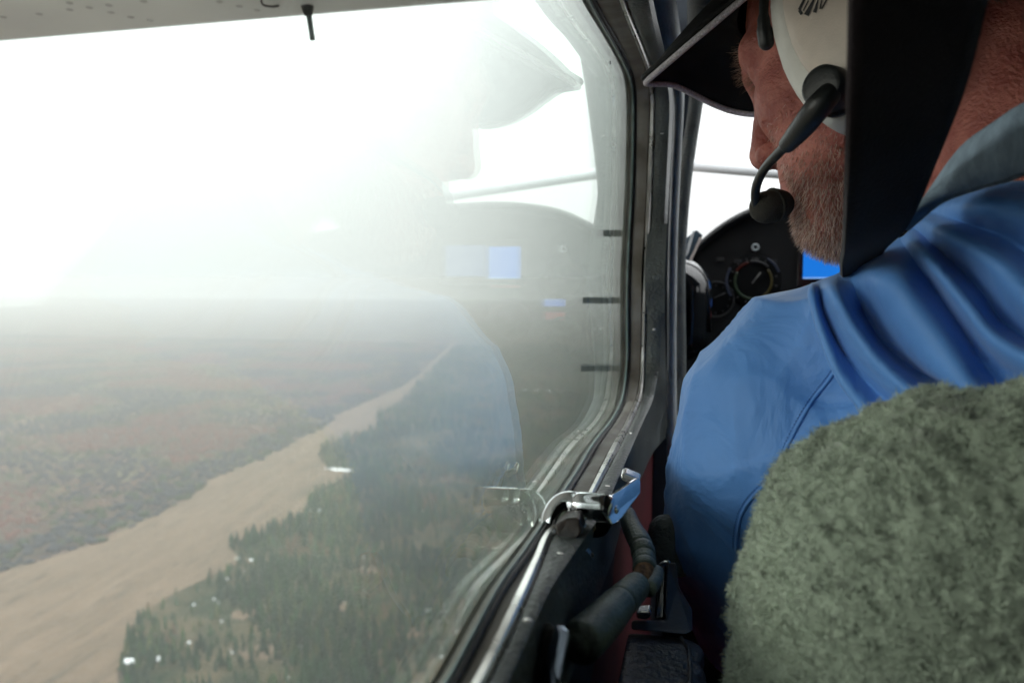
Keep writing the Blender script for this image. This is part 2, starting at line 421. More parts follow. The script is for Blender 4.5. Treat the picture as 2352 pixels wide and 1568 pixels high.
def inpoly(P, x, y):
    c = np.zeros(len(x), bool); n = len(P)
    for i in range(n):
        x1, y1 = P[i]; x2, y2 = P[(i + 1) % n]
        if y1 == y2: continue
        t = ((y1 > y) != (y2 > y)) & (x < (x2 - x1) * (y - y1) / (y2 - y1) + x1); c ^= t
    return c
# forest: east of the river bed
def scatter(lo, hi, step, jit=0.45):
    gx, gy = np.meshgrid(np.arange(lo[0], hi[0], step), np.arange(lo[1], hi[1], step)); n = gx.size
    return gx.ravel() + npr.uniform(-jit, jit, n) * step, gy.ravel() + npr.uniform(-jit, jit, n) * step
def pix(x, y, z):
    V = np.stack([x, y, z], 1); k = V @ np.array(_f); return 1176 + FPX * (V @ np.array(_r)) / k, 784 - FPX * (V @ np.array(_u)) / k
forest_q = bankR + [(1052, 790), (1060, 745), (1700, 745), (1700, 1760)]
fpoly = [gp(*q) for q in forest_q]
def nz2(x, y, s, seed):
    return np.array([noise.noise(Vector((a * s, b * s, seed))) for a, b in zip(x, y)])
M_floorf = mat('forest_floor', (0.009, 0.018, 0.008), 0.95, col2=(0.080, 0.060, 0.036), vscale=0.05, spec=.1, detail=7)
tag(flat_sheet('forest_floor', rough_poly([gp(*q) for q in bankR + [(1052, 790), (1060, 735), (1800, 735), (2300, 1760), (255, 1900)]], 12, 2.0, 4.0), -H + 0.10, M_floorf), kind='structure')
tx, ty = [], []
for (r0, r1, st) in ((0, 620, 3.9), (620, 1000, 5.2), (1000, 1750, 8.0)):
    x, y = scatter((-900, 120), (330, 1750), st)
    r = np.hypot(x, y); k = (r >= r0) & (r < r1); x, y = x[k], y[k]
    qx, qy = pix(x, y, np.full(len(x), -H)); k = (qy < 1680) & (qx > -80) & (qx < 1640); x, y, qx, qy = x[k], y[k], qx[k], qy[k]
    k = qx < 1660 - 0.58 * (qy - 638) + 60; x, y = x[k], y[k]
    k = inpoly(fpoly, x, y); tx.append(x[k]); ty.append(y[k])
tx = np.concatenate(tx); ty = np.concatenate(ty)
dn = nz2(tx, ty, 0.018, 2.0) + 0.5 * nz2(tx, ty, 0.07, 5.0)
qx, qy = pix(tx, ty, np.full(len(tx), -H))
edge_keep = npr.uniform(0, 1, len(tx)) < np.clip(0.92 + dn * 1.5, 0.2, 1)
tx, ty, dn, qx, qy = tx[edge_keep], ty[edge_keep], dn[edge_keep], qx[edge_keep], qy[edge_keep]
print('trees', len(tx))
M_needle = mat('spruce_needles', (1, 1, 1), 0.85, attr=True, spec=0.15)
M_bark = mat('spruce_bark', (0.05, 0.04, 0.035), 0.95, var=0.3, vscale=4)
def crown_geo(h, rb, tiers, seg, rg):
    v = []; f = []
    z0 = h * 0.12
    for t in range(tiers):
        za = z0 + (h - z0) * t / tiers * 0.92; zb = z0 + (h - z0) * min(1, (t + 1.55) / tiers); ra = rb * (1 - t / tiers) ** 0.8 * rg.uniform(0.85, 1.1)
        b0 = len(v); ph = rg.uniform(0, 6)
        for k in range(seg):
            a = ph + 2 * math.pi * k / seg; rr = ra * (rg.uniform(0.8, 1.15) if k % 2 else rg.uniform(0.5, 0.75))
            v.append((rr * math.cos(a), rr * math.sin(a), za + rg.uniform(-.04, .04) * h - (0.03 * h if k % 2 else 0)))
        v.append((rg.uniform(-.03, .03), rg.uniform(-.03, .03), zb if t < tiers - 1 else h))
        for k in range(seg): f.append((b0 + k, b0 + (k + 1) % seg, b0 + seg))
    return v, f
def set_col(me, cols):
    a = me.color_attributes.new('Col', 'FLOAT_COLOR', 'POINT'); a.data.foreach_set('color', np.asarray(cols, np.float32).ravel())
greens = [(0.007, 0.024, 0.010), (0.012, 0.034, 0.012), (0.005, 0.017, 0.008), (0.024, 0.044, 0.014), (0.044, 0.050, 0.018), (0.075, 0.048, 0.028)]
crowns = []
for i in range(8):
    v, f = crown_geo(1.0, 0.22, 5, 8, rnd); me = bpy.data.meshes.new('crown'); me.from_pydata(v, [], f); me.update()
    c = greens[[0, 1, 2, 0, 3, 1, 4, 2][i]]; set_col(me, [(c[0] * k, c[1] * k, c[2] * k, 1) for k in [rnd.uniform(0.7, 1.35) for _ in v]])
    me.materials.append(M_needle); crowns.append(me)
tv, tf = tube_geo([(0, 0, 0), (0, 0, 0.5), (0.01, 0, 0.95)], [0.022, 0.016, 0.004], 6)
trunk_me = bpy.data.meshes.new('trunk'); trunk_me.from_pydata(tv, [], tf); trunk_me.update(); trunk_me.materials.append(M_bark)
hts = npr.uniform(4.0, 9.0, len(tx)) * np.clip(1 + dn * 0.6, 0.6, 1.4)
r = np.hypot(tx, ty)
vis = (qy < 1566) & (qy > 700) & (qx > 0) & (qx < 1610 - 0.67 * (qy - 638)) & (hts > 5)
order = np.argsort(np.where(vis, r / hts, 1e9))[:300]
near = set(order.tolist())
tlabels = {}
for n_, i in enumerate(order):
    t = thing('spruce_tree', (tx[i], ty[i], -H), 'small dark green spruce among many in the stunted forest beside the sandy river bed', 'tree', 'spruce trees nearest to the aeroplane in the forest')
    for nm, me in (('crown', crowns[n_ % 8]), ('trunk', trunk_me)):
        o = bpy.data.objects.new(nm, me); COL.objects.link(o); o.parent = t
        o.rotation_euler = (0, 0, rnd.uniform(0, 6.28))
    t.scale = (hts[i] * 1.05,) * 2 + (hts[i],)
# the rest: one mesh
dn2 = nz2(tx, ty, 0.03, 12.0)
far_v = []; far_f = []; far_c = []; base = 0
vars_ = [crown_geo(1.0, 0.25, 3, 5, rnd) for _ in range(10)]
vars_ = [(np.array(v), np.array(f)) for v, f in vars_]
for i in range(len(tx)):
    if i in near: continue
    v, f = vars_[i % 10]; h = hts[i]; a = i * 2.4; ca, sa = math.cos(a), math.sin(a); wd = h * 1.0 * (1.25 if r[i] > 900 else 1)
    V = np.stack([(v[:, 0] * ca - v[:, 1] * sa) * wd + tx[i], (v[:, 0] * sa + v[:, 1] * ca) * wd + ty[i], v[:, 2] * h - H], 1)
    far_v.append(V); far_f.append(f + base); base += len(v)
    gm = min(5, max(0, int(2 + 7 * dn2[i] + npr.normal(0, 1.1)))); g = greens[[2, 0, 1, 3, 4, 5][gm]]; s = npr.uniform(0.7, 1.35)
    cc = np.ones((len(v), 4)); cc[:, :3] = np.array(g) * s * npr.uniform(0.75, 1.25, (len(v), 1)); far_c.append(cc)
def big_mesh(name, V, F, m, C=None, smooth=False):
    V = np.concatenate(V); F = np.concatenate(F); me = bpy.data.meshes.new(name); k = F.shape[1]
    me.vertices.add(len(V)); me.vertices.foreach_set('co', V.astype(np.float32).ravel())
    me.loops.add(F.size); me.loops.foreach_set('vertex_index', F.astype(np.int32).ravel())
    me.polygons.add(len(F)); me.polygons.foreach_set('loop_start', np.arange(0, F.size, k, dtype=np.int32)); me.update(calc_edges=True)
    if C is not None: set_col(me, np.concatenate(C))
    return link(name, me, None, m, smooth)
tag(big_mesh('spruce_forest', far_v, far_f, M_needle, far_c), 'dense stunted spruce forest covering the plain right of the river bed', 'forest', kind='stuff')

# brush on the near side of the river and ragged shrubs
bx, by = scatter((-1900, 200), (250, 1750), 5.6)
qx, qy = pix(bx, by, np.full(len(bx), -H)); k = (qx > -60) & (qx < 1150) & (qy < 1340); bx, by, qx, qy = bx[k], by[k], qx[k], qy[k]
lpoly = [gp(*q) for q in [(-260, 1400)] + bankL + [(1060, 735), (-260, 735)]]
k = inpoly(lpoly, bx, by); bx, by, qx, qy = bx[k], by[k], qx[k], qy[k]
k = npr.uniform(0, 1, len(bx)) < 0.8; bx, by, qx, qy = bx[k], by[k], qx[k], qy[k]
print('brush', len(bx))
bc = [(0.100, 0.040, 0.032), (0.062, 0.036, 0.036), (0.028, 0.038, 0.018), (0.095, 0.060, 0.045), (0.024, 0.024, 0.034), (0.075, 0.060, 0.038)]
dist_edge = nz2(bx, by, 0.0085, 9.0) + .4 * nz2(bx, by, 0.03, 19.0); V_, F_, C_ = [], [], []; base = 0
ban = np.array([gp(*q) for q in bankL])
for i in range(len(bx)):
    d = np.min(np.hypot(ban[:, 0] - bx[i], ban[:, 1] - by[i])); s = npr.uniform(1.4, 3.4) * (1.35 if d < 45 else 1)
    n = 6; a0 = npr.uniform(0, 6); vv = [(0, 0, s * 0.95)]
    for kk in range(n):
        a = a0 + kk * 2 * math.pi / n; q = s * npr.uniform(0.6, 1.1); vv.append((q * math.cos(a), q * math.sin(a), s * npr.uniform(0.25, 0.6)))
    for kk in range(n):
        a = a0 + kk * 2 * math.pi / n; vv.append((s * 0.7 * math.cos(a), s * 0.7 * math.sin(a), 0))
    v = np.array(vv); v[:, 0] += bx[i]; v[:, 1] += by[i]; v[:, 2] -= H
    f = [(0, 1 + kk, 1 + (kk + 1) % n) for kk in range(n)]
    for kk in range(n): f += [(1 + kk, 7 + kk, 7 + (kk + 1) % n), (1 + kk, 7 + (kk + 1) % n, 1 + (kk + 1) % n)]
    v[:, 2] = -H + (v[:, 2] + H) * .7
    V_.append(v); F_.append(np.array(f) + base); base += 13
    if d < 45 and dist_edge[i] > -0.3: c = (.028, .028, .036) if npr.random() < 0.7 else bc[2]
    else:
        z = dist_edge[i] * 2.2 + npr.normal(0, .12); c = bc[0] if z > .35 else bc[1] if z > .15 else bc[3] if z > 0.02 else bc[5] if z > -.15 else bc[2] if z > -.4 else bc[4]
    cc = np.ones((13, 4)); cc[:, :3] = np.array(c) * npr.uniform(0.85, 1.15); C_.append(cc)
tag(big_mesh('brush', V_, F_, M_needle, C_), 'low reddish brown and green brush left of the river bed', 'brush', kind='stuff')

# snow left lying
M_snow = mat('old_snow', (0.78, 0.80, 0.82), 0.8, var=0.08, vscale=0.4)
def snow_blob(name, q0, q1, wid, seed):
    a, b = Vector(gp(*q0)), Vector(gp(*q1)); dr = (b - a); L = dr.length; dr.normalize(); nr = Vector((-dr.y, dr.x)); n = 14
    rg = random.Random(seed); ring = []
    for k in range(n + 1): ring.append(a + dr * L * k / n + nr * wid * math.sin(math.pi * min(max(k / n, .08), .92)) * rg.uniform(.5, 1))
    for k in range(n, -1, -1): ring.append(a + dr * L * k / n - nr * wid * math.sin(math.pi * min(max(k / n, .08), .92)) * rg.uniform(.5, 1))
    c = a.lerp(b, .5); v = [(p.x, p.y, -H + 0.28) for p in ring] + [(c.x + (p.x - c.x) * .75, c.y + (p.y - c.y) * .75, -H + 1.0) for p in ring] + [(c.x, c.y, -H + 1.2)]
    m = len(ring); f = []
    for k in range(m): j = (k + 1) % m; f += [(k, j, m + j, m + k), (m + k, m + j, 2 * m)]
    return mesh(name, v, f, M_snow, None, True)
SN = [((745, 1076), (812, 1082), 3.6, 'long white snow bank in the highest inlet of the tree line'), ((826, 1080), (861, 1080), 3.0, 'short white snow bank at the right end of the long highest one'),
      ((707, 1172), (752, 1175), 3.0, 'white snow bank at the tree line in the second inlet from the top'), ((541, 1284), (558, 1285), 1.5, 'left of two small snow banks in the middle inlet of the tree line'),
      ((572, 1287), (594, 1288), 1.6, 'right of two small snow banks in the middle inlet of the tree line'),
      ((278, 1519), (314, 1521), 2.4, 'bright snow bank where the near forest edge meets the sand'), ((350, 1514), (371, 1516), 2.2, 'small round snow bank just right of the nearest one')]
for i, (a, b, wd, lb) in enumerate(SN): tag(snow_blob('snow_bank', a, b, wd, i), lb, 'snow bank', 'snow banks along the tree line')
V_, F_, C_ = [], [], []; base = 0; sp_ = [gp(*q) for q in forest_q]
rg = random.Random(5)
for k in range(80):
    px, py = rg.uniform(420, 1180), rg.uniform(1150, 1560)
    if px > 1610 - .67 * (py - 638) or rg.random() > (py - 1050) / 500: continue
    if not inpoly(sp_, np.array([G(px, py).x]), np.array([G(px, py).y]))[0]: continue
    c = G(px, py, .45); s = rg.uniform(.35, 1.0) * (1.6 if rg.random() < .08 else 1); n = 7
    v = [(c.x, c.y, c.z + .4 * s)] + [(c.x + s * rg.uniform(.6, 1.2) * math.cos(t * 6.283 / n), c.y + s * rg.uniform(.6, 1.2) * math.sin(t * 6.283 / n), c.z - .5) for t in range(n)]
    V_.append(np.array(v)); F_.append(np.array([(0, 1 + t, 1 + (t + 1) % n) for t in range(n)]) + base); base += n + 1
tag(big_mesh('snow', V_, F_, M_snow), 'small specks of old snow scattered among the near trees', 'snow', kind='stuff')
# bare tan patches in the forest
for (px, py, a, b) in ((600, 1500, 9, 4), (560, 1412, 6, 3.5), (845, 1310, 7, 3), (930, 1455, 8, 4), (740, 1530, 9, 3), (1230, 1120, 22, 7), (1270, 1060, 34, 10), (780, 1395, 6, 3)):
    c = G(px, py); P_ = [(c.x + a * math.cos(t) * rg.uniform(.7, 1.2), c.y + b * 1.8 * math.sin(t) * rg.uniform(.7, 1.2)) for t in [k * .35 for k in range(18)]]
    tag(flat_sheet('clearing', P_, -H + 0.40, M_sand), kind='structure')

# ================================================================== HAZE
M_haze = bpy.data.materials.new('haze'); M_haze.use_nodes = True
N = M_haze.node_tree.nodes; N.clear(); out = N.new('ShaderNodeOutputMaterial'); pv = N.new('ShaderNodeVolumePrincipled')
pv.inputs['Color'].default_value = (0.700, 0.703, 0.706, 1); pv.inputs['Density'].default_value = 0.00047; pv.inputs['Anisotropy'].default_value = 0.2
M_haze.node_tree.links.new(pv.outputs[0], out.inputs['Volume'])
hz = box('haze', (-S - 50, -S - 50, -H - 1), (S + 50, S + 50, 1.6), M_haze); tag(hz, 'white cloud haze filling the air over the plain', 'haze', kind='stuff')

# ================================================================== WING
Z0 = 0.42; Y0 = Z0 / 0.349
wing = thing('wing', (-0.2, Y0 - 0.5, Z0), 'white painted underside of the high wing above the side window', 'wing')
prof = [(0, 0), (-0.02, -0.004), (-0.10, -0.004), (-0.6, 0.0), (-1.5, 0.04), (-1.5, 0.06), (-0.6, 0.17), (-0.15, 0.15), (-0.03, 0.09), (0.012, 0.04), (0.010, 0.015)]
v = []; f = []; XS = [-0.13, -0.5, -1.0, -1.7, -2.6, -3.8, -5.2]
for x in XS:
    for (dy, dz) in prof: v.append((x, Y0 + dy, Z0 + dz + abs(x) * 0.0))
n = len(prof)
for i in range(len(XS) - 1):
    for k in range(n): f.append((i * n + k, i * n + (k + 1) % n, (i + 1) * n + (k + 1) % n, (i + 1) * n + k))
f.append(tuple(range(n))); f.append(tuple(range(len(v) - n, len(v))))
ws = mesh('wing_skin', v, f, M_wing, wing, False); flip_out(ws.data)
M_rivet_shade = mat('rivet_shade', (0.60, 0.62, 0.63), .5)  # darker than the skin: the rivets' small shadows are put into the colour
rv = disc_dome('rivet', (0, 0, 0), (0, 0, -1), 0.0058, 0.0020, M_rivet_shade, wing, 12, 3)
rv0 = rv
rivq = [(8, 40), (45, 78), (90, 33), (105, 86), (160, 8), (160, 23), (205, 18), (175, 80), (250, 13), (255, 29), (300, 40), (250, 75), (330, 4), (345, 47), (385, 55), (325, 68), (380, 62),
        (490, 54), (505, 5), (550, 15), (590, 24), (580, 48), (625, 31), (660, 37), (740, 31), (420, 60), (860, 20), (930, 14), (1000, 7), (800, 27), (700, 12)]
rivq = [q for q in rivq if Q(*q, z=Z0).y < Y0 - .035]
for i, (px, py) in enumerate(rivq):
    p = Q(px, py, z=Z0 - 0.004)
    o = rv0 if i == 0 else rv0.copy()
    if i: COL.objects.link(o)
    o.parent = wing; o.matrix_parent_inverse = Matrix(); o.location = p - wing.location
    yy = p.y - Y0
    o.location.z = (0 if -0.1 > yy else 0) + (-0.004 if yy > -0.1 else -0.004 * max(0, 1 - (-yy - 0.1) / 0.5)) + 0.0003
# drain tube under the wing
pa, pb, pc, pd, pe = Q(702, -12, y=Y0 - .05), Q(705, 8, y=Y0 - .05), Q(708, 36, y=Y0 - .05), Q(710, 38, y=Y0 - .05), Q(718, 92, y=Y0 - .05)
k = PXM(1, Y0)
tube('vent_collar', [Q(700, -35, y=Y0 - .05), pa, pb], [17 * k, 17 * k, 15 * k], mat('purple_plastic', (0.05, 0.008, 0.02), 0.4), wing)
tube('vent_socket', [pb, Q(707, 22, y=Y0 - .05), pc], [15 * k, 13 * k, 9 * k], M_black, wing)
tube('vent_tube', [pd, Q(714, 65, y=Y0 - .05), pe], [6.5 * k, 6.0 * k, 6.0 * k], mat('grey_tube', (0.06, 0.09, 0.10), 0.4), wing)
tube('vent_wire', cr([Q(600, 2, z=Z0 - .012), Q(605, 12, z=Z0 - .012), Q(625, 16, z=Z0 - .012), Q(640, 14, z=Z0 - .004)], 5), 0.0016, M_black, wing, 8)

# ================================================================== CABIN SHELL
GX = -0.079
shell = []
def struct(o, *a): o['kind'] = 'structure'; return o
struct(box('cabin_ceiling', (-0.10, -0.9, 0.34), (1.05, 0.98, 0.38), M_liner))
struct(box('cabin_floor', (-0.10, -0.9, -0.92), (1.05, 1.75, -0.88), M_floor))
struct(box('rear_bulkhead', (-0.10, -0.94, -0.88), (1.05, -0.90, 0.34), M_vinyl_dark))
# right wall with a window opening
struct(box('right_wall', (0.98, -0.9, -0.88), (1.02, 1.75, -0.05), M_vinyl_dark))
struct(box('right_wall_top', (0.98, -0.9, 0.22), (1.02, 1.0, 0.34), M_vinyl_dark))
struct(box('right_wall_rear', (0.98, -0.9, -0.05), (1.02, 0.60, 0.22), M_vinyl_dark))
struct(box('right_wall_post', (0.98, 0.86, -0.05), (1.02, 0.94, 0.22), M_vinyl_dark))
rw = box('right_side_window', (0.996, 0.60, -0.05), (0.999, 0.86, 0.22), M_wglass); tag(rw, 'plain side window in the far right cabin wall', 'window')
# left wall around the window (outer skin and lining)
LO = [(1346, 0), (1401, 97), (1430, 150), (1445, 190), (1450, 252), (1447, 420), (1438, 600), (1436, 700), (1436, 820), (1428, 900), (1409, 950), (1357, 1017), (1322, 1074), (1290, 1122), (1262, 1165), (1238, 1200), (1190, 1267), (1131, 1348), (1022, 1543)]
C0 = [(1424, 0), (1462, 97), (1482, 150), (1490, 190), (1494, 252), (1487, 420), (1479, 600), (1476, 686), (1473, 820), (1468, 888), (1460, 920), (1436, 974), (1404, 1030), (1353, 1132), (1318, 1196), (1256, 1224), (1223, 1290), (1183, 1373), (1101, 1543)]
C1 = [(1437, 0), (1474, 97), (1493, 150), (1500, 190), (1504, 252), (1499, 420), (1490, 600), (1485, 686), (1482, 820), (1478, 888), (1472, 920), (1449, 974), (1419, 1035), (1368, 1132), (1334, 1196), (1275, 1226), (1246, 1290), (1212, 1373), (1133, 1543)]
V1 = [(1490, 0), (1510, 97), (1524, 150), (1532, 190), (1538, 252), (1530, 420), (1522, 600), (1519, 686), (1516, 820), (1506, 888), (1497, 925), (1472, 980), (1450, 1030), (1406, 1130), (1374, 1190), (1344, 1235), (1302, 1294), (1254, 1373), (1178, 1543)]
V2 = [(1500, 0), (1522, 97), (1534, 150), (1543, 190), (1547, 252), (1538, 420), (1528, 600), (1527, 686), (1529, 820), (1531, 900), (1533, 950), (1533, 996), (1500, 1040), (1468, 1110), (1448, 1160), (1430, 1200), (1408, 1280), (1384, 1345), (1330, 1500)]
def ring(pts, xs, zt=None, zb=None, back=0.0, nn=8):
    """traced visible front part of a loop round the window, completed behind the camera"""
    P_ = [Q(px, py, x=xx) for (px, py), xx in zip(pts, xs)]
    t = P_[0]; b = P_[-1]
    yb = -0.03 - back
    pre = [Vector((t.x, yb + .02, t.z - .05)), Vector((t.x, yb + .08, t.z)), Vector((t.x, t.y * .40, t.z)), Vector((t.x, t.y * .7, t.z))]
    post = [Vector((b.x, b.y * .82, b.z)), Vector((b.x, b.y * .64, b.z)), Vector((b.x, yb + .08, b.z)), Vector((b.x, yb + .02, b.z + .05))]
    out = cr(pre + P_ + post, nn)
    return out
n16 = 19
assert len(LO) == len(C0) == len(C1) == len(V1) == len(V2) == n16, [len(q) for q in (LO, C0, C1, V1, V2)]
def xl(a, b): return [a + (b - a) * max(0, (i - 9) / 4) if i < 13 else b for i in range(n16)]
gl = ring(LO, [GX] * n16)
sx = lambda L, d: [p + Vector((d, 0, 0)) for p in L]
win = thing('side_window', (GX, 0.35, -0.12), 'large rounded pilot side window with chrome strip and worn grey frame', 'window')
# glass: 3 mm plate, oversize into the seal
cen = Vector((GX, 0.33, 0.03))
def grow(L, k):
    n = len(L); out = []
    for i, p in enumerate(L):
        t = L[(i + 2) % n] - L[i - 2]; nn_ = Vector((0, t.z, -t.y)).normalized()
        if nn_.dot(Vector((0, p.y - cen.y, (p.z - cen.z) * 2))) < 0: nn_ = -nn_
        out.append(p + nn_ * k)
    return out
def ring_on(pts, base, back_x):
    """loop traced on the reveal of the opening (the outline 'base' pushed inward along x)"""
    P_ = []
    for (px, py) in pts:
        d = Q(px, py, y=1.0); best = None
        for i in range(len(base)):
            a, b = base[i], base[(i + 1) % len(base)]
            # t*(dy,dz) = a + s*(b-a)
            ey, ez = b.y - a.y, b.z - a.z; den = d.y * ez - d.z * ey
            if abs(den) < 1e-12: continue
            t = (a.y * ez - a.z * ey) / den; s_ = ((a.y * d.z - a.z * d.y) / den) if abs(den) else 0
            if t > 0 and -0.001 <= s_ <= 1.001 and (best is None or t > best): best = t
        P_.append(d * best)
    t = P_[0]; b = P_[-1]; yb = -0.03
    pre = [Vector((t.x, yb + .02, t.z - .05)), Vector((t.x, yb + .08, t.z)), Vector((t.x, t.y * .40, t.z)), Vector((t.x, t.y * .7, t.z))]
    post = [Vector((b.x, b.y * .82, b.z)), Vector((b.x, b.y * .64, b.z)), Vector((b.x, yb + .08, b.z)), Vector((b.x, yb + .02, b.z + .05))]
    return cr(pre + P_ + post, 8)
def plate(name, L, th, m, parent):
    n = len(L); A = [p + Vector((-th / 2, 0, 0)) for p in L]; B = [p + Vector((th / 2, 0, 0)) for p in L]
    v = A + B; f = [tuple(range(n)), tuple(range(2 * n - 1, n - 1, -1))] + [(i, (i + 1) % n, n + (i + 1) % n, n + i) for i in range(n)]
    o = mesh(name, v, f, m, parent); flip_out(o.data); return o
plate('glass_pane', grow(gl, 0.004), 0.003, M_glass, win)
slab('dark_fleck', [Q(1400, 140, x=GX + .0016), Q(1402, 140, x=GX + .0016), Q(1401.5, 149, x=GX + .0016), Q(1400, 149, x=GX + .0016)], (.0004, 0, 0), M_rub, win)
# seal bead
def bead(name, L, r, m, parent, seg=8, k=1.0):
    n = len(L); v = []; f = []
    for i, p in enumerate(L):
        t = (L[(i + 1) % n] - L[i - 1]).normalized(); a = Vector((1, 0, 0)); b = t.cross(a).normalized()
        for j in range(seg):
            an = 2 * math.pi * j / seg; v.append(p + a * math.cos(an) * r * k + b * math.sin(an) * r)
    for i in range(n):
        for j in range(seg): f.append((i * seg + j, i * seg + (j + 1) % seg, ((i + 1) % n) * seg + (j + 1) % seg, ((i + 1) % n) * seg + j))
    o = mesh(name, v, f, m, parent, True); flip_out(o.data); return o
bead('glass_seal', sx(grow(gl, 0.0004), 0.0022), 0.0009, M_seal, win)
bead('rubber_seal', sx(grow(gl, 0.0022), 0.0036), 0.0020, M_rub, win)
c0 = ring_on(C0, grow(gl, .0035), 0); c1 = ring_on(C1, grow(gl, .0038), 0)
chan_in = sx(grow(gl, 0.0030), 0.0035)
def mixl(A, B, t, lift=0.0):
    L = [a.lerp(b, t) for a, b in zip(A, B)]
    return grow(L, -lift) if lift else L
def sharp(o, deg=28):
    o.data.set_sharp_from_angle(angle=R(deg)); return o
sharp(loft('frame_channel', [sx(grow(gl, 0.003), -0.002), chan_in, mixl(chan_in, c0, .08, .0006), mixl(chan_in, c0, .5, 0.0008), mixl(chan_in, c0, .9, .0004), grow(c0, 0.0015)], M_chan, win))
sharp(loft('chrome_strip', [grow(c0, 0.002), grow(c0, -.0016), mixl(c0, c1, .10, 0.0022), mixl(c0, c1, .66, 0.0024), mixl(c0, c1, .76, 0.0019), mixl(c0, c1, 1.0, -0.0004), grow(c1, 0.003)], M_chrome_old, win))
# dirt and rust lying in the channel corner
def crumbs():
    rg = random.Random(3); V_ = []; F_ = []; base = 0; n = len(c0)
    ins = [(i, p) for i, p in enumerate(chan_in) if 0.12 < p.y < .80 and p.z < -0.08]
    for _ in range(520):
        i, p = rg.choice(ins); t = rg.random() ** 2.2 * 0.22
        j = min(i + 1, n - 1); q = p.lerp(chan_in[j], rg.random()).lerp(c0[i], t) + Vector((0.0, 0, 0.0014)); s = rg.uniform(.0005, .0019)
        b = [Vector((rg.uniform(-.35, .35), rg.uniform(-1, 1), rg.uniform(-1, 1))) for _ in range(5)]
        b = [x.normalized() * s * rg.uniform(.6, 1.2) for x in b]
        V_.append(np.array([tuple(q + Vector((0, 0, 0.0006)))] + [tuple(q + Vector((x.z, x.y * 1.6, x.x * .3))) for x in b]))
        F_.append(np.array([(0, 1 + a, 1 + (a + 1) % 5) for a in range(5)]) + base); base += 6
    o = big_mesh('rust_crumbs', V_, F_, M_rust); o.parent = win; o.matrix_parent_inverse = Matrix.Translation(-win.location); o['kind'] = 'stuff'
crumbs()
# door lining round the window
v1 = ring_on(V1, grow(gl, .0040), 0); v2 = ring(V2, xl(-0.0385, -0.053), nn=8)
door = thing('cabin_door', (-0.06, 0.35, -0.17), 'cabin door lined in grained grey vinyl below and in front of the window', 'door')
sharp(loft('vinyl_frame', [grow(c1, .0030), mixl(c1, v1, .04, .0002), mixl(c1, v1, .25, .0012), mixl(c1, v1, .8, .0010), v1, mixl(v1, v2, .12), mixl(v1, v2, .8), v2, sx(v2, -0.004), sx(v2, -0.02)], M_vinyl, door), 40)
# outer skin plate: from the loop outward to a rectangle (keeps light out)
big = [Vector((-0.085, max(-0.9, min(1.02, p.y + (p.y - cen.y) * 3)), max(-0.9, min(0.36, p.z + (p.z - cen.z) * 3)))) for p in gl]
for i, p in enumerate(big):
    q = gl[i]; d = Vector((0, q.y - cen.y, q.z - cen.z)); ky = (1.0 - cen.y) / d.y if d.y > 1e-6 else (-0.9 - cen.y) / d.y if d.y < -1e-6 else 1e9
    kz = (0.36 - cen.z) / d.z if d.z > 1e-6 else (-0.9 - cen.z) / d.z if d.z < -1e-6 else 1e9
    k = min(ky, kz); big[i] = Vector((-0.085, cen.y + d.y * k, cen.z + d.z * k))
o = loft('outer_skin', [sx(grow(gl, .006), -0.006), [p for p in big]], M_wing, door, smooth=False)
big2 = [Vector((-0.062, p.y, p.z)) for p in big]
loft('lining_panel', [[Vector((-0.062, p.y, p.z)) for p in grow(v2, .001)], big2], M_vinyl_dark, door, smooth=False)
# leather ledge seams / screws
for (px, py, xx) in ((1458, 927, -0.0535), (1440, 965, -0.055)): pass
scr = None
for (px, py) in ((1482, 916), (1448, 1000)):
    p = Q(px, py, x=-0.0560); o = disc_dome('screw', p, (1, -.3, .3), 0.0030, 0.0016, M_chrome_old, door, 12, 3)
for (px, py) in ((1519, 300), (1511, 560), (1505, 760), (1400, 1118), (1296, 1275), (1216, 1440)):
    d_ = Q(px, py, y=1.0); best = None
    for i in range(0, len(v1) - 1):
        m_ = c1[i].lerp(v1[i], .55); k_ = abs(proj(m_)[0] - px) + abs(proj(m_)[1] - py)
        if m_.y > .1 and (best is None or k_ < best[0]): best = (k_, m_, i)
    g_ = grow(mixl(c1, v1, .55), -.0006)[best[2]]
    disc_dome('screw', g_, (Vector((g_.x, cen.y, cen.z)) - g_) * Vector((1, 0 if abs(g_.z) > .1 else 1, 1)) + Vector((.001, 0, 0)), 0.0021, 0.0008, M_chrome_old, door, 12, 3)
p = Q(1516, 893, x=-0.0475); disc_dome('button_cap', p, (1, -.5, .1), 0.0062, 0.0025, mat('grey_plastic', (0.16, 0.16, 0.15), 0.4), door, 20, 4)
# red lower lining
slab('red_lower_lining', [(-0.061, -0.5, -0.16), (-0.061, 0.98, -0.16), (-0.061, 0.98, -0.88), (-0.061, -0.5, -0.88)], (0.004, 0, 0), M_red, door)
slab('dark_armrest_lining', [(-0.0565, 0.2, -0.17), (-0.0565, .52, -0.17), (-0.0565, .50, -0.20), (-0.0565, .2, -.23)], (0.003, 0, 0), M_vinyl_dark, door, .001)

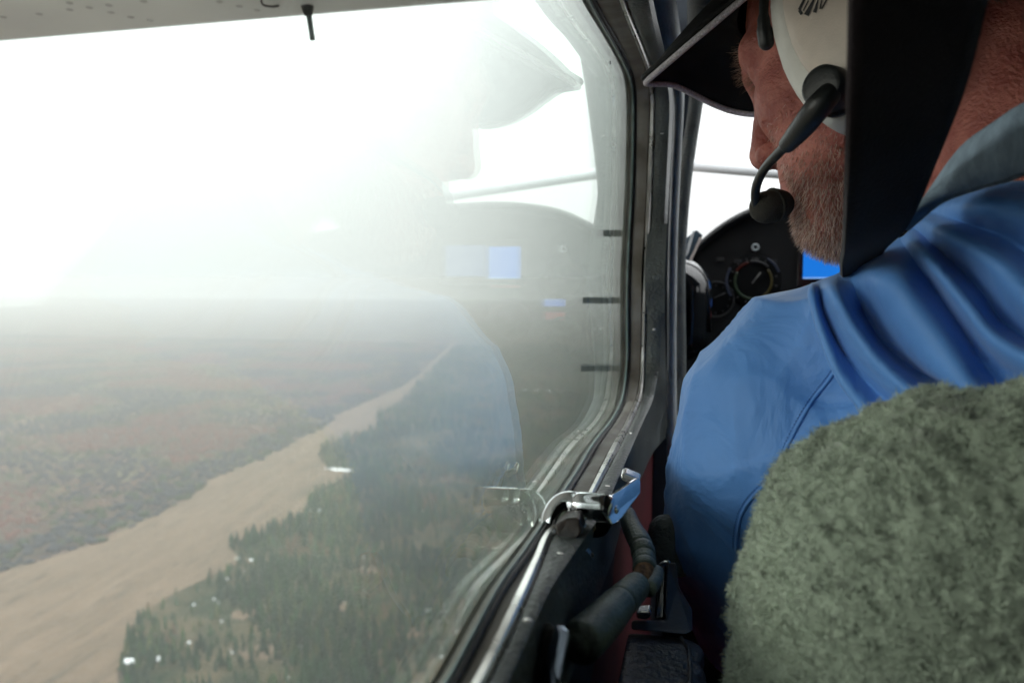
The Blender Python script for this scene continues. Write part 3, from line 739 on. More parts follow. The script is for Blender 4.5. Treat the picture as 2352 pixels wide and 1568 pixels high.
# --- posts between side window and windshield
pt = cr([Q(1480, -160, y=.93), Q(1508, -40, y=.95), Q(1520, 0, y=.96), Q(1540, 100, y=.98), Q(1552, 180, y=1.0), Q(1559, 250, y=1.0), Q(1551, 420, y=1.0), Q(1545, 600, y=1.0), Q(1543, 800, y=1.0), Q(1544, 1000, y=.99), Q(1546, 1250, y=.97)], 5)
pr = [PXM(a, 1.0) for a in crv([34, 30, 28, 23, 18, 11, 10, 10, 10, 11, 12], 5)]
wp = thing('windshield_post', (pt[-1].x, pt[-1].y, pt[-1].z), 'padded grey vinyl post between side window and windshield', 'post')
tube('padded_trim', pt, pr, M_vinyl_lit, wp, 20)
pt2 = cr([Q(1650, -160, y=.98), Q(1625, -40, y=1.0), Q(1617, 0, y=1.02), Q(1610, 100, y=1.05), Q(1601, 216, y=1.05), Q(1572, 420, y=1.05), Q(1560, 600, y=1.05), Q(1560, 800, y=1.05), Q(1562, 1000, y=1.04), Q(1564, 1250, y=1.02)], 5)
pr2 = [PXM(a, 1.05) for a in crv([48, 38, 34, 28, 16, 15, 14, 15, 15, 15], 5)]
tube('post_tube', pt2, pr2, M_vinyl, wp, 20)
# dark backing behind the two
bkL = cr([Q(1400, -160, y=1.08), Q(1450, 0, y=1.08), Q(1480, 160, y=1.08), Q(1485, 420, y=1.08), Q(1485, 800, y=1.08), Q(1485, 1300, y=1.08)], 4)
bkR = cr([Q(1600, -160, y=1.09), Q(1612, 0, y=1.09), Q(1596, 216, y=1.09), Q(1568, 420, y=1.09), Q(1560, 800, y=1.09), Q(1560, 1300, y=1.09)], 4)
v = bkL + bkR + sx(bkL, 0) ; nb = len(bkL)
fv = [p + Vector((0, .012, 0)) for p in bkL + bkR]
v = bkL + bkR + fv; f = []
for i in range(nb - 1):
    f += [(i, i + 1, nb + i + 1, nb + i), (2 * nb + i, 3 * nb + i, 3 * nb + i + 1, 2 * nb + i + 1), (i, 2 * nb + i, 2 * nb + i + 1, i + 1), (nb + i, nb + i + 1, 3 * nb + i + 1, 3 * nb + i)]
mesh('post_backing', v, f, M_vinyl_dark, wp)
# three small dark bars outside, in front of the window
M_bar = mat('slate_bar', (0.16, 0.19, 0.20), .6)
for (py, x0) in ((535, 1385), (690, 1338), (846, 1334)):
    a = Q(x0, py - 7, y=1.0); b = Q(1480, py - 7, y=1.0); c = Q(1480, py + 7, y=1.0); d = Q(x0, py + 7, y=1.0)
    o = slab('dark_bar', [a, b, c, d], (0, .02, 0), M_bar, None, .001)
    tag(o, {535: 'highest of three dark bars outside the front edge of the side window', 690: 'middle of three dark bars outside the front edge of the side window', 846: 'lowest of three dark bars outside the front edge of the side window'}[py], 'bracket', 'dark bars outside the window')

# forward side wall, firewall, windshield
struct(box('forward_side_wall', (-0.085, 1.02, -0.9), (-0.075, 1.75, -0.02), M_vinyl_dark))
struct(box('firewall', (-0.10, 1.72, -0.9), (1.05, 1.76, 0.0), M_black))
wsh = thing('windshield', (0.45, 1.7, 0.0), 'windshield with bright fog behind it, beyond the pilot', 'windshield')
wl = []
for t in np.linspace(0, 1, 9):
    y = 1.74 - 0.72 * t; z = 0.0 + 0.35 * math.sin(t * math.pi / 2) ** .9
    wl.append([Vector((0.47 + 0.55 * s, y - 0.10 * s * s, z)) for s in np.linspace(-1, 1, 17)])
o = loft('windshield_pane', wl, M_wglass, wsh, closed=False)
sm_ = o.modifiers.new('thick', 'SOLIDIFY'); sm_.thickness = 0.005
for (za, zb) in (((1560, 378), (2100, 424)), ((1560, 236), (2100, 200))):
    a = Q(*za, y=1.62); b = Q(*zb, y=1.62)
    if za[1] == 236: continue
    tube('windshield_brace', [a, a.lerp(b, .5), b], [.011] * 3, mat('pale_grey_bar', (0.62, 0.65, 0.68), 0.6), wsh, 10)

# ================================================================== INSTRUMENT PANEL
PY = 1.36
ip = thing('instrument_panel', (0.3, PY, -0.1), 'black instrument panel with curved glareshield in front of the pilot', 'instrument panel')
top_q = [(1500, 700), (1540, 650), (1575, 605), (1592, 578), (1640, 535), (1690, 503), (1740, 482), (1800, 468), (1880, 458), (1980, 455), (2100, 462), (2300, 500)]
topc = cr([Q(px, py, y=PY) for px, py in top_q], 6)
topc = [p for p in topc] + [Vector((0.98, PY, 0.02))]
nT = len(topc)
low = [Vector((p.x, PY, -0.42)) for p in topc]
v = []; f = []
rings_ = [[p + Vector((0, 0.0, -0.42 - p.z)) for p in topc], [p + Vector((0, 0, -0.010)) for p in topc], [p + Vector((0, -0.022, -0.004)) for p in topc], [p + Vector((0, -0.024, 0.0)) for p in topc], [p + Vector((0, -0.015, 0.006)) for p in topc], [p + Vector((0, .1, .006)) for p in topc], [p + Vector((0, .33, -0.01)) for p in topc]]
loft('glareshield', rings_[1:], M_black, ip, closed=False)
loft('panel_board', rings_[:2], mat('panel_paint', (0.004, 0.0045, 0.005), 0.6, bump=0.2, bscale=300, spec=.25), ip, closed=False)
c = Q(1735, 568, y=PY - .002)
def ring_obj(name, c, r, rt, m, parent, a0=0, a1=360, seg=40):
    pts = [Vector(c) + Vector((r * math.cos(R(a0 + (a1 - a0) * k / seg)), 0, r * math.sin(R(a0 + (a1 - a0) * k / seg)))) for k in range(seg + 1)]
    return tube(name, pts, rt, m, parent, 8)
ring_obj('screw_ring', c, PXM(6, PY), PXM(2.4, PY), mat('dull_steel', (0.45, 0.5, 0.52), 0.4, metal=0.6), ip)
c = Q(1730, 645, y=PY - .004); rr = PXM(52, PY)
M_gfc = mat('gauge_face', (0.003, 0.0035, 0.004), .7, spec=.1)
g = disc_dome('gauge', Q(1730, 645, y=PY - .001), (0, -1, 0), rr * 1.12, .004, M_gfc, ip, 40, 4)
M_gr = emis('dial_green', (0.10, 0.32, 0.10), .035); M_ye = emis('dial_yellow', (0.5, 0.42, 0.05), .035); M_rd = emis('dial_red', (0.6, 0.06, 0.03), .035); M_wh = emis('dial_white', (.35, .38, .45), .018); M_bl = emis('dial_blue', (.2, .3, .6), .035)  # faint glow put into the dial marks, no lamp behind them
cc = c + Vector((0, -.003, 0))
for (nm, m, a0, a1, q) in (('green_arc', M_gr, 150, 270, .72), ('yellow_arc', M_ye, -60, 40, .72), ('red_arc', M_rd, 105, 150, .78), ('white_arc', M_wh, 45, 100, .80), ('blue_arc', M_bl, 60, 20, 1.05), ('blue_arc', M_bl, 150, 215, 1.05)):
    o = ring_obj(nm, cc, rr * q, PXM(2.2, PY), m, ip, a0, a1, 14); o.parent = g; o.matrix_parent_inverse = Matrix()
# tick numerals on the dial
for k in range(14):
    a = R(60 + k * 24); p = cc + Vector((math.cos(a) * rr * .95, 0, math.sin(a) * rr * .95)); q = cc + Vector((math.cos(a) * rr * .86, 0, math.sin(a) * rr * .86))
    o = tube('tick', [p, q], PXM(1.2, PY), M_wh, None, 6); o.parent = g
o = tube('needle', [cc + Vector((-.002, -.001, -.004)), cc + Vector((.011, -.001, .014))], PXM(1.4, PY), mat('needle_white', (.14, .14, .13), .6), None, 6); o.parent = g
for (nm, q0, q1, col, st) in (('screen', (1846, 560), (1927, 640), (0.008, 0.20, 1.0), 1.0), ):
    a = Q(*q0, y=PY - .006); b = Q(*q1, y=PY - .006)
scr_m = emis('blue_screen', (0.012, 0.23, 0.90), 0.80); scr_m2 = emis('pale_screen', (0.15, 0.30, .8), .35)
a = Q(1846, 560, y=PY - .006); b = Q(1930, 640, y=PY - .006)
box('screen_bezel', (a.x - .008, PY - .006, b.z - .012), (b.x + .09, PY - .001, a.z + .014), M_gloss, ip, .001)
box('screen', (a.x, PY - .009, b.z), (b.x, PY - .0062, a.z), scr_m, ip)
box('screen', (b.x + .006, PY - .009, b.z + .004), (b.x + .078, PY - .0062, a.z + .003), scr_m2, ip)
box('screen_edge_line', (a.x, PY - .0095, b.z), (b.x, PY - .0091, b.z + PXM(3, PY)), emis('screen_line', (.25, .5, 1), .9), ip)
a = Q(1846, 642, y=PY - .006); b = Q(1927, 662, y=PY - .006)
box('red_placard', (a.x, PY - .004, b.z), (b.x, PY - .0012, a.z), mat('red_placard', (0.30, 0.02, 0.012), .5), ip)
a = Q(1726, 690, y=PY - .006); box('small_display', (a.x - .0, PY - .006, a.z - .012), (a.x + .036, PY - .001, a.z), emis('small_display', (.06, .2, .8), .6), ip)
box('red_placard', (a.x + 0, PY - .005, a.z - .035), (a.x + .034, PY - .001, a.z - .022), mat('red_placard_dark', (0.35, 0.02, 0.02), .5), ip)
for (gx, gz, gr) in ((.02, -.035, .030), (.17, -.075, .033), (.245, -.055, .030), (.245, -.125, .030), (.33, -.055, .033), (.08, -.10, .033)):
    g2 = disc_dome('gauge', (gx, PY - .001, gz), (0, -1, 0), gr, .004, M_gfc, ip, 32, 3)
    o = ring_obj('bezel', (gx, PY - .005, gz), gr * .95, .0016, M_black, None); o.parent = g2
    for k in range(12):
        a = R(k * 30); o = tube('tick', [(gx + math.cos(a) * gr * .80, PY - .006, gz + math.sin(a) * gr * .80), (gx + math.cos(a) * gr * .70, PY - .006, gz + math.sin(a) * gr * .70)], .0007, M_wh, None, 5); o.parent = g2
    o = tube('needle', [(gx - .003, PY - .0065, gz + .002), (gx + gr * .5, PY - .0065, gz + gr * .35)], .0009, M_wh, None, 5); o.parent = g2
for k in range(8): tube('switch', [(.10 + k * .022, PY, -.20), (.10 + k * .022, PY - .014, -.196)], .0028, M_chrome, ip, 8, round_ends=1)
# faint buttons row
for k in range(4):
    p = Q(1655 + 40 * k, 596 + (k % 2) * 4, y=PY - .002); box('button', (p.x - .006, PY - .005, p.z - .003), (p.x + .006, PY - .001, p.z + .003), M_black, ip, .001)
# chrome strips at the left end of the glareshield
cs = thing('post_bracket', Q(1590, 590, y=1.25), 'slanted bright bracket between windshield post and glareshield', 'bracket')
slab('bracket_plate', [Q(1578, 545, y=1.25), Q(1600, 528, y=1.25), Q(1614, 540, y=1.25), Q(1580, 600, y=1.25), Q(1565, 600, y=1.25)], (0, .01, 0), mat('slate_plate', (.05, .08, .11), .35), cs, .001)
slab('bright_edge', [Q(1607, 545, y=1.24), Q(1613, 545, y=1.24), Q(1586, 606, y=1.24), Q(1579, 606, y=1.24)], (0, .006, 0), mat('pale_edge', (.62, .56, .52), .3), cs, .0006)
slab('bright_edge', [Q(1580, 560, y=1.24), Q(1591, 530, y=1.24), Q(1596, 530, y=1.24), Q(1582, 580, y=1.24), Q(1575, 590, y=1.24)], (0, .006, 0), mat('pale_edge2', (.62, .66, .68), .3), cs, .0006)
# glossy black vent housing, left end of the panel
av = thing('air_vent', Q(1570, 720, y=1.18), 'glossy black rounded vent housing left of the gauge', 'vent')
F = Field(Q(1480, 860, y=1.10), Q(1680, 560, y=1.10) + Vector((0, .16, 0)), .0025)
a, b = Q(1560, 668, y=1.18), Q(1562, 760, y=1.18)
F.cap(a, b, .047, .044, k=.01)
F.cap(a + Vector((-.01, -.05, 0)), b + Vector((-.01, -.05, 0)), .028, .026, .004, 'sub')
F.mesh('vent_body', M_gloss, av, sm=2)
rimp = [Vector((a.x + .040 * math.cos(t), a.y - .022, a.z + .040 * math.sin(t))) for t in np.linspace(-.2, 2.2, 16)]
tube('vent_rim', [Vector((b.x + .042, b.y - .02, b.z))] + rimp, .0028, M_gloss, av, 10)

# ================================================================== LATCH
la = thing('window_latch', Q(1290, 1240, x=-0.068), 'chrome lever latch on the window sill', 'latch')
Y = .40
def K(px, y=Y): return PXM(px, y)
kn = cr([Q(1262, 1236, y=.392), Q(1262, 1212, y=.393), Q(1268, 1186, y=.396), Q(1283, 1164, y=.40), Q(1302, 1154, y=.402), Q(1319, 1156, y=.402)], 5)
kr = [K(a) for a in crv([20, 21, 24, 27, 28, 29], 5)]
tube('knuckle', kn, kr, M_chrome, la, 24, flat=.8, round_ends=.25)
tube('collar', [Q(1320, 1157, y=.402), Q(1327, 1158, y=.402)], [K(27), K(25)], M_black, la, 24)
tube('barrel', cr([Q(1328, 1161, y=.402), Q(1332, 1161, y=.402), Q(1365, 1163, y=.402), Q(1398, 1166, y=.402), Q(1404, 1167, y=.402)], 3), [K(a) for a in crv([29, 32, 31.5, 31, 26], 3)], M_chrome, la, 28, round_ends=.15)
tube('base_foot', [Q(1252, 1240, y=.390), Q(1272, 1243, y=.388)], [K(9), K(9)], M_chrome, la, 16, round_ends=.6)
lev = [Q(1396, 1152, y=.405), Q(1408, 1136, y=.415), Q(1440, 1116, y=.445), Q(1464, 1098, y=.472), Q(1471, 1102, y=.474), Q(1471, 1132, y=.470), Q(1448, 1166, y=.440), Q(1422, 1196, y=.405), Q(1408, 1204, y=.398), Q(1398, 1186, y=.398)]
slab('lever', lev, (-0.0022, -0.001, 0.0002), M_chrome, la, .0006)
tip = [Q(1466, 1107, y=.473), Q(1471, 1100, y=.474), Q(1436, 1086, y=.470), Q(1427, 1089, y=.469), Q(1426, 1098, y=.469), Q(1430, 1103, y=.469), Q(1458, 1117, y=.472)]
slab('lever_tip', tip, (0, 0.006, 0.002), mat('bright_chrome', (.9, .9, .9), .25, metal=.8), la, .0011)
slab('tip_inlay', [Q(1432, 1092, y=.4682), Q(1438, 1091, y=.4682), Q(1456, 1099, y=.4682), Q(1454, 1104, y=.4682), Q(1434, 1097, y=.4682)], (0, .001, 0), mat('grey_inlay', (.2, .21, .21), .5), la)
disc_dome('pivot_rivet', Q(1415, 1170, y=.402), (.95, -.35, .1), K(10), K(6), M_chrome, la, 20, 5)
tube('plunger', [Q(1334, 1190, y=.400), Q(1332, 1225, y=.395), Q(1328, 1248, y=.393)], [K(13), K(14), K(13)], M_chrome, la, 20)
tube('plunger_rod', [Q(1300, 1185, y=.402), Q(1290, 1245, y=.395)], [K(14), K(12)], M_black, la, 16)
slab('latch_base', [Q(1272, 1208, y=.378), Q(1298, 1190, y=.380), Q(1330, 1190, y=.380), Q(1338, 1222, y=.378), Q(1322, 1240, y=.376), Q(1284, 1242, y=.376)], (0, .012, .001), mat('rusty_black_steel', (.006, .006, .006), .4, col2=(.022, .012, .008), vscale=160, bump=.6, bscale=300), la, .0012)
slab('catch_plate', cr([Q(1282, 1244, y=.392), Q(1320, 1246, y=.392), Q(1345, 1262, y=.392), Q(1362, 1284, y=.395), Q(1352, 1272, y=.395), Q(1335, 1258, y=.393), Q(1310, 1252, y=.392), Q(1284, 1252, y=.392)], 2), (0, .006, 0), M_gloss, la, .0004)
slab('latch_bracket', cr([Q(1345, 1195, y=.41), Q(1402, 1198, y=.41), Q(1400, 1215, y=.41), Q(1385, 1232, y=.41), Q(1360, 1235, y=.41), Q(1346, 1228, y=.41)], 2), (0, .004, 0), M_gloss, la, .0006)
slab('cover_stub', [Q(1352, 1212, y=.406), Q(1364, 1208, y=.406), Q(1369, 1214, y=.406), Q(1360, 1226, y=.406), Q(1351, 1224, y=.406)], (0, .003, 0), mat('tan_nylon', (.35, .29, .21), .5), la, .0006)

# ================================================================== GRAB HANDLE
gh = thing('grab_handle', Q(1320, 1500, y=.32), 'worn dark green vinyl grab handle, split with foam showing', 'handle')
M_grip = mat('green_grip_vinyl', (0.13, 0.165, 0.145), 0.40, var=0.3, vscale=60, bump=0.9, bscale=650, bdist=.001)
M_foam = mat('brown_foam', (0.26, 0.14, 0.065), 0.95, col2=(0.08, 0.04, 0.018), vscale=240, bump=1, bscale=500)
hp = cr([Q(1440, 1178, y=.475), Q(1452, 1212, y=.462), Q(1472, 1250, y=.445), Q(1480, 1290, y=.430), Q(1478, 1322, y=.415), Q(1455, 1352, y=.400), Q(1422, 1385, y=.380), Q(1382, 1428, y=.350), Q(1330, 1478, y=.325)], 6)
hr = [K(a, .42) for a in crv([21, 25, 28, 27, 28, 32, 35, 38, 40], 6)]
def seg_tube(i0, i1, nm='grip_wrap', grow_=1.0, m=M_grip):
    ps = hp[i0:i1 + 1]; rs = [r_ * grow_ for r_ in hr[i0:i1 + 1]]; rs[0] *= .95; rs[-1] *= .95
    return tube(nm, ps, rs, m, gh, 20)
tube('foam_core', hp[2:-5], [r_ * .88 for r_ in hr[2:-5]], M_foam, gh, 18)
for a, b, g_ in ((0, 13, 1.0), (13, 16, 1.04), (16, 19, 1.0), (19, 22, 1.03), (28, 36, 1.0), (36, 48, 1.03)): seg_tube(a, b, grow_=g_)
# torn flap: outer half tube over the gap
fl = tube('torn_flap', [p + Vector((.0060, .001, -.001)) for p in hp[21:30]], [r_ * .62 for r_ in hr[21:30]], M_grip, gh, 18)
tube('end_socket', [Q(1332, 1476, y=.326), Q(1318, 1489, y=.322)], [K(36, .32), K(31, .32)], M_grip, gh, 18)
slab('top_bracket', [Q(1425, 1160, y=.485), Q(1445, 1150, y=.485), Q(1450, 1175, y=.485), Q(1440, 1192, y=.485), Q(1424, 1190, y=.485)], (0, .008, 0), M_chrome, gh, .001)
slab('chrome_end_plate', [Q(1284, 1452, y=.288), Q(1312, 1450, y=.288), Q(1306, 1500, y=.280), Q(1291, 1560, y=.272), Q(1288, 1640, y=.262), Q(1258, 1640, y=.262), Q(1266, 1540, y=.274)], (-0.004, 0.006, 0), mat('blue_reflection_chrome', (.30, .36, .48), .12, metal=1.0), gh, .0012)  # blue reflection is put into the chrome's colour
slab('plate_backing', cr([Q(1250, 1448, y=.29), Q(1288, 1452, y=.29), Q(1268, 1540, y=.278), Q(1262, 1620, y=.27), Q(1236, 1620, y=.27), Q(1240, 1530, y=.278)], 3), (-0.004, 0.006, 0), M_black, gh, .001)

# ================================================================== ARMREST BESIDE THE SEAT
ar = thing('armrest', Q(1520, 1568, y=.42), 'creased grey vinyl armrest at the bottom between door and seat', 'armrest')
M_arm = mat('worn_grey_leather', (0.075, 0.070, 0.075), 0.36, var=0.2, vscale=40, bump=1.0, bscale=240, bdist=.0016)
F = Field(Q(1400, 1800, y=.36) - Vector((0, .03, 0)), Q(1640, 1400, y=.50) + Vector((.03, .05, 0)), .002)
pa, pb = Q(1512, 1505, y=.44), Q(1500, 1760, y=.36)
for k in range(5):
    t = k / 4; p = pa.lerp(pb, t); F.cap(p - Vector((.010 + .003 * t, 0, 0)), p + Vector((.009, 0, 0)), .0165 + .002 * t, k=.006)
F.mesh('arm_pad', M_arm, ar, sm=2)
tube('pad_piping', cr([Q(1562, 1462, y=.43), Q(1580, 1490, y=.425), Q(1585, 1540, y=.41), Q(1583, 1640, y=.38)], 5), .0013, M_arm, ar, 8)
M_armd = mat('grey_seat_bracket', (0.10, 0.092, 0.095), 0.42, var=0.15, vscale=40, bump=.4, bscale=350)
slab('bracket_plate', [Q(1450, 1425, y=.455), Q(1503, 1425, y=.46), Q(1526, 1425, y=.46), Q(1530, 1292, y=.50), Q(1552, 1292, y=.50), Q(1560, 1350, y=.49), Q(1590, 1400, y=.48), Q(1590, 1448, y=.455), Q(1575, 1456, y=.45), Q(1450, 1446, y=.45)], (0, .006, -.002), M_armd, ar, .0015)
slab('cutout_shade', [Q(1503, 1420, y=.468), Q(1526, 1420, y=.468), Q(1530, 1300, y=.50), Q(1512, 1296, y=.50)], (0, .006, 0), M_gloss, ar, .001)  # dark slab standing in for the shade inside the cutout
slab('chrome_pin', [Q(1460, 1404, y=.455), Q(1495, 1402, y=.455), Q(1496, 1414, y=.455), Q(1488, 1424, y=.455), Q(1462, 1422, y=.455)], (0, .01, 0), M_chrome, ar, .002)
tube('chrome_clip', [Q(1518, 1295, y=.498), Q(1527, 1291, y=.498), Q(1536, 1291, y=.498)], .0012, M_chrome, ar, 8, round_ends=1)
F = Field(Q(1470, 1330, y=.54), Q(1600, 1150, y=.60) + Vector((0, .06, .03)), .002)
F.cap(Q(1530, 1222, y=.57), Q(1512, 1330, y=.56), .010, .0125, k=.01); F.cap(Q(1530, 1222, y=.57), Q(1546, 1320, y=.56), .011, .0125, k=.01)
F.mesh('arm_hinge', M_vinyl, ar, sm=2)

# ================================================================== PILOT
HS = 1.03
HB, HP, HRL = R(56), R(24.6), R(6.36)        # heading left of forward, pitch down, roll
nose = Vector((0.041, 0.666, 0))
hF0 = Vector((-math.sin(HB), math.cos(HB), 0)); hL0 = Vector((-math.cos(HB), -math.sin(HB), 0)); hU0 = Vector((0, 0, 1))
hF = hF0 * math.cos(HP) - hU0 * math.sin(HP); hU1 = hU0 * math.cos(HP) + hF0 * math.sin(HP)
hL = hL0 * math.cos(HRL) + hU1 * math.sin(HRL); hU = hU1 * math.cos(HRL) - hL0 * math.sin(HRL)
NT = Vector((0.118, 0, -0.022))      # nose tip in head coordinates (f, l, u)
ntw = Q(1747.3, 373.3, y=0.672)
HC = ntw - (hF * NT.x + hU * NT.z) * HS
def Hd(f, l, u): return HC + (hF * f + hL * l + hU * u) * HS
HBm = [list(hF), list(hL), list(hU)]
pilot = thing('person', (0.2, 0.45, -0.85), 'bearded pilot in a blue shirt leaning and looking out of the left window', 'person')
F = Field((-0.06, 0.30, -0.30), (0.40, 0.85, 0.42), 0.0026)
E = lambda c, r, k=.012, mode='add': F.ell(Hd(*c), [a * HS for a in r], HBm, k, mode)
Cp = lambda a, b, ra, rb, k=.012, mode='add': F.cap(Hd(*a), Hd(*b), ra * HS, rb * HS, k, mode)
E((-.012, 0, .052), (.098, .076, .082))
E((.030, 0, .01), (.066, .066, .085), .02)
E((.045, 0, -.045), (.048, .052, .062), .02)
for s in (1, -1):
    Cp((.0, s * .052, -.04), (.070, s * .022, -.092), .022, .019, .02)
    E((.062, s * .043, -.018), (.024, .022, .026), .018)            # cheekbone
    E((.055, s * .040, -.060), (.024, .020, .032), .018)            # beard cheek
Cp((.083, 0, -.092), (.078, 0, -.099), .023, .021, .02)             # chin
E((.072, 0, -.055), (.032, .034, .030), .016)                       # muzzle
Cp((.088, 0, .040), (.090, 0, .040), .012, .012, .02)
for s in (1, -1): Cp((.090, s * .012, .034), (.070, s * .050, .030), .0125, .0125, .012)
for s in (1, -1):
    E((.098, s * .033, .012), (.016, .020, .012), .012, 'sub')
    F.ell(Hd(.0735, s * .032, .012), (.0125, .0125, .0125), HBm, .003)
    Cp((.085, s * .020, .018), (.078, s * .046, .016), .0045, .0045, .004)   # upper lid
    Cp((.084, s * .022, .005), (.078, s * .045, .005), .0035, .0035, .004)
Cp((.094, 0, .026), (.113, 0, -.016), .0085, .0105, .012)           # nose ridge
E((.112, 0, -.021), (.0115, .0105, .0095), .006)
for s in (1, -1):
    E((.104, s * .013, -.026), (.010, .008, .008), .006)
    E((.106, s * .007, -.0335), (.005, .0028, .004), .002, 'sub')
for s in (1, -1):
    Cp((.103, 0, -.052), (.090, s * .024, -.057), .006, .004, .004)
    Cp((.101, 0, -.063), (.090, s * .022, -.060), .0065, .004, .004)
for s in (1, -1):
    E((-.012, s * .078, .004), (.018, .009, .032), .006); E((-.010, s * .086, .006), (.009, .005, .018), .004, 'sub')
# neck and shoulders
nb_ = Vector((0.215, 0.475, -0.06))
Cp((-.035, 0, -.02), (-.045, 0, -.04), .062, .060, .03)
F.cap(Hd(-.040, 0, -.03), nb_, .060, .066, .03)
F.cap(nb_, (0.22, .46, -.16), .066, .10, .04)
F.cap((0.12, .56, -.20), (0.34, .53, -.22), .05, .05, .03)
def face_detail(p, q):
    rel = p - np.array(HC); f_ = rel @ np.array(hF); l_ = rel @ np.array(hL); u_ = rel @ np.array(hU)
    # crow's feet and cheek folds as real shallow grooves
    n_ = p - np.array(Hd(0, 0, 0)); n_ /= np.linalg.norm(n_, axis=1)[:, None]
    ex, eu = f_ - .070, u_ - .010; rad = np.hypot(ex, eu); ang = np.arctan2(eu, -ex)
    w_ = np.exp(-((rad - .024) / .012) ** 2) * (np.abs(ang) < 1.2) * (np.abs(l_) > .03)
    d = -0.0011 * w_ * (0.5 + 0.5 * np.cos(ang * 22))
    w2 = np.exp(-((f_ - .085 + (u_ + .04) * .4) / .004) ** 2) * (u_ < -.028) * (u_ > -.062); d += -.0014 * w2
    rn = np.array([noise.noise(Vector(x) * 55) for x in p]); rn2 = np.array([noise.noise(Vector(x) * 160) for x in p]); d += rn * .0007 + rn2 * .0003
    return p + n_ * d[:, None]
M_skin = mat('weathered_skin', (0.30, 0.080, 0.062), 0.50, col2=(0.50, 0.180, 0.140), vscale=55, bump=1.0, bscale=420, bdist=.0018, sss=.25, detail=6)
body = F.mesh('body', M_skin, pilot, post=face_detail, sm=1)
# eyes
for s in (1, -1):
    o = disc_dome('eye', Hd(.0735, s * .032, .012), hF, .0126, .0126, mat('eye_white', (.6, .55, .5), .2), pilot, 20, 6)
# hair strands -------------------------------------------------
def strands(name, roots, dirs, lens, wid, cols, m, parent, curl=.3, nseg=3, seed=1):
    rg = np.random.default_rng(seed); n = len(roots); V_ = np.zeros((n, (nseg + 1) * 3, 3)); C_ = np.ones((n, (nseg + 1) * 3, 4))
    d = dirs / np.linalg.norm(dirs, axis=1)[:, None]; p = roots.copy()
    a = np.cross(d, rg.normal(size=(n, 3))); a /= np.linalg.norm(a, axis=1)[:, None]; b = np.cross(d, a)
    cv = rg.normal(size=(n, 3)) * curl
    for s in range(nseg + 1):
        wv = wid * (1 - .75 * s / nseg)
        for k in range(3):
            an = 2 * math.pi * k / 3; V_[:, s * 3 + k] = p + (a * math.cos(an) + b * math.sin(an)) * wv[:, None]
        C_[:, s * 3:(s + 1) * 3, :3] = cols[:, None, :]
        d = d + cv * (1.0 / nseg); d /= np.linalg.norm(d, axis=1)[:, None]; p = p + d * (lens / nseg)[:, None]
    f = []
    for s in range(nseg):
        for k in range(3): j = (k + 1) % 3; f.append((s * 3 + k, s * 3 + j, (s + 1) * 3 + j, (s + 1) * 3 + k))
    f = np.array(f); Fq = (f[None] + (np.arange(n) * (nseg + 1) * 3)[:, None, None]).reshape(-1, 4)
    o = big_mesh(name, [V_.reshape(-1, 3)], [Fq], m, [C_.reshape(-1, 4)], True)
    o.parent = parent; o.matrix_parent_inverse = Matrix.Translation(-parent.location); return o
def surf_samples(o, n, maskf, seed=2):
    me = o.data; me.calc_loop_triangles() if hasattr(me, 'calc_loop_triangles') else None
    nv = len(me.vertices); co = np.empty(nv * 3, np.float32); me.vertices.foreach_get('co', co); co = co.reshape(-1, 3).astype(float)
    nt_ = len(me.loop_triangles); ti = np.empty(nt_ * 3, np.int32); me.loop_triangles.foreach_get('vertices', ti); ti = ti.reshape(-1, 3)
    a, b, c = co[ti[:, 0]], co[ti[:, 1]], co[ti[:, 2]]; cr_ = np.cross(b - a, c - a); ar_ = np.linalg.norm(cr_, axis=1) / 2; ctr = (a + b + c) / 3
    w_ = ar_ * maskf(ctr); rg = np.random.default_rng(seed); idx = rg.choice(nt_, n, p=w_ / w_.sum())
    u, v_ = rg.random(n), rg.random(n); t = u + v_ > 1; u[t] = 1 - u[t]; v_[t] = 1 - v_[t]
    pts = a[idx] + (b - a)[idx] * u[:, None] + (c - a)[idx] * v_[:, None]; nr = cr_[idx] / np.linalg.norm(cr_[idx], axis=1)[:, None]
    return pts, nr
nHC, nF, nL, nU = (np.array(x) for x in (HC, hF, hL, hU))
def loc(p): r_ = (p - nHC) / HS; return r_ @ nF, r_ @ nL, r_ @ nU
def beard_mask(p):
    f_, l_, u_ = loc(p); k = (u_ < -.028) & (u_ > -.128) & (f_ > -.01)
    up = np.clip((-.022 - u_ + np.clip(.03 - f_, 0, 1) * .2) / .03, .12, 1)      # fades upward
    lip = ((np.abs(u_ + .058) < .011) & (f_ > .088)); chin = .38 + 2.6 * np.clip((-u_ - .060) / .03, 0, 1) * np.clip((f_ - .02) / .03, 0, 1)
    return k * up * (~lip) * chin * (l_ > -.06)
pts, nr = surf_samples(body, 9500, beard_mask)
f_, l_, u_ = loc(pts); low_ = np.clip((-u_ - .05) / .06, 0, 1)
dirs = nr * .55 + (-nU) * 1.0 + nF * .45
gw = npr.random(len(pts)); cols = np.where(gw[:, None] < .55, np.array([.78, .64, .55]), np.where(gw[:, None] < .8, np.array([.42, .20, .13]), np.array([.20, .085, .05]))) * npr.uniform(.7, 1.25, (len(pts), 1))
M_hair = mat('hair_strand', (1, 1, 1), .45, attr=True, spec=.4)
o = strands('beard', pts - nr * .0005, dirs, npr.uniform(.003, .0058, len(pts)) + low_ * .003, npr.uniform(.00012, .00026, len(pts)), cols, M_hair, pilot, curl=.45, seed=3); o['kind'] = 'stuff'
def brow_mask(p):
    f_, l_, u_ = loc(p); return (np.abs(u_ - .038) < .007) * (np.abs(l_) > .010) * (np.abs(l_) < .052) * (f_ > .05) * 1.0
pts, nr = surf_samples(body, 260, brow_mask)
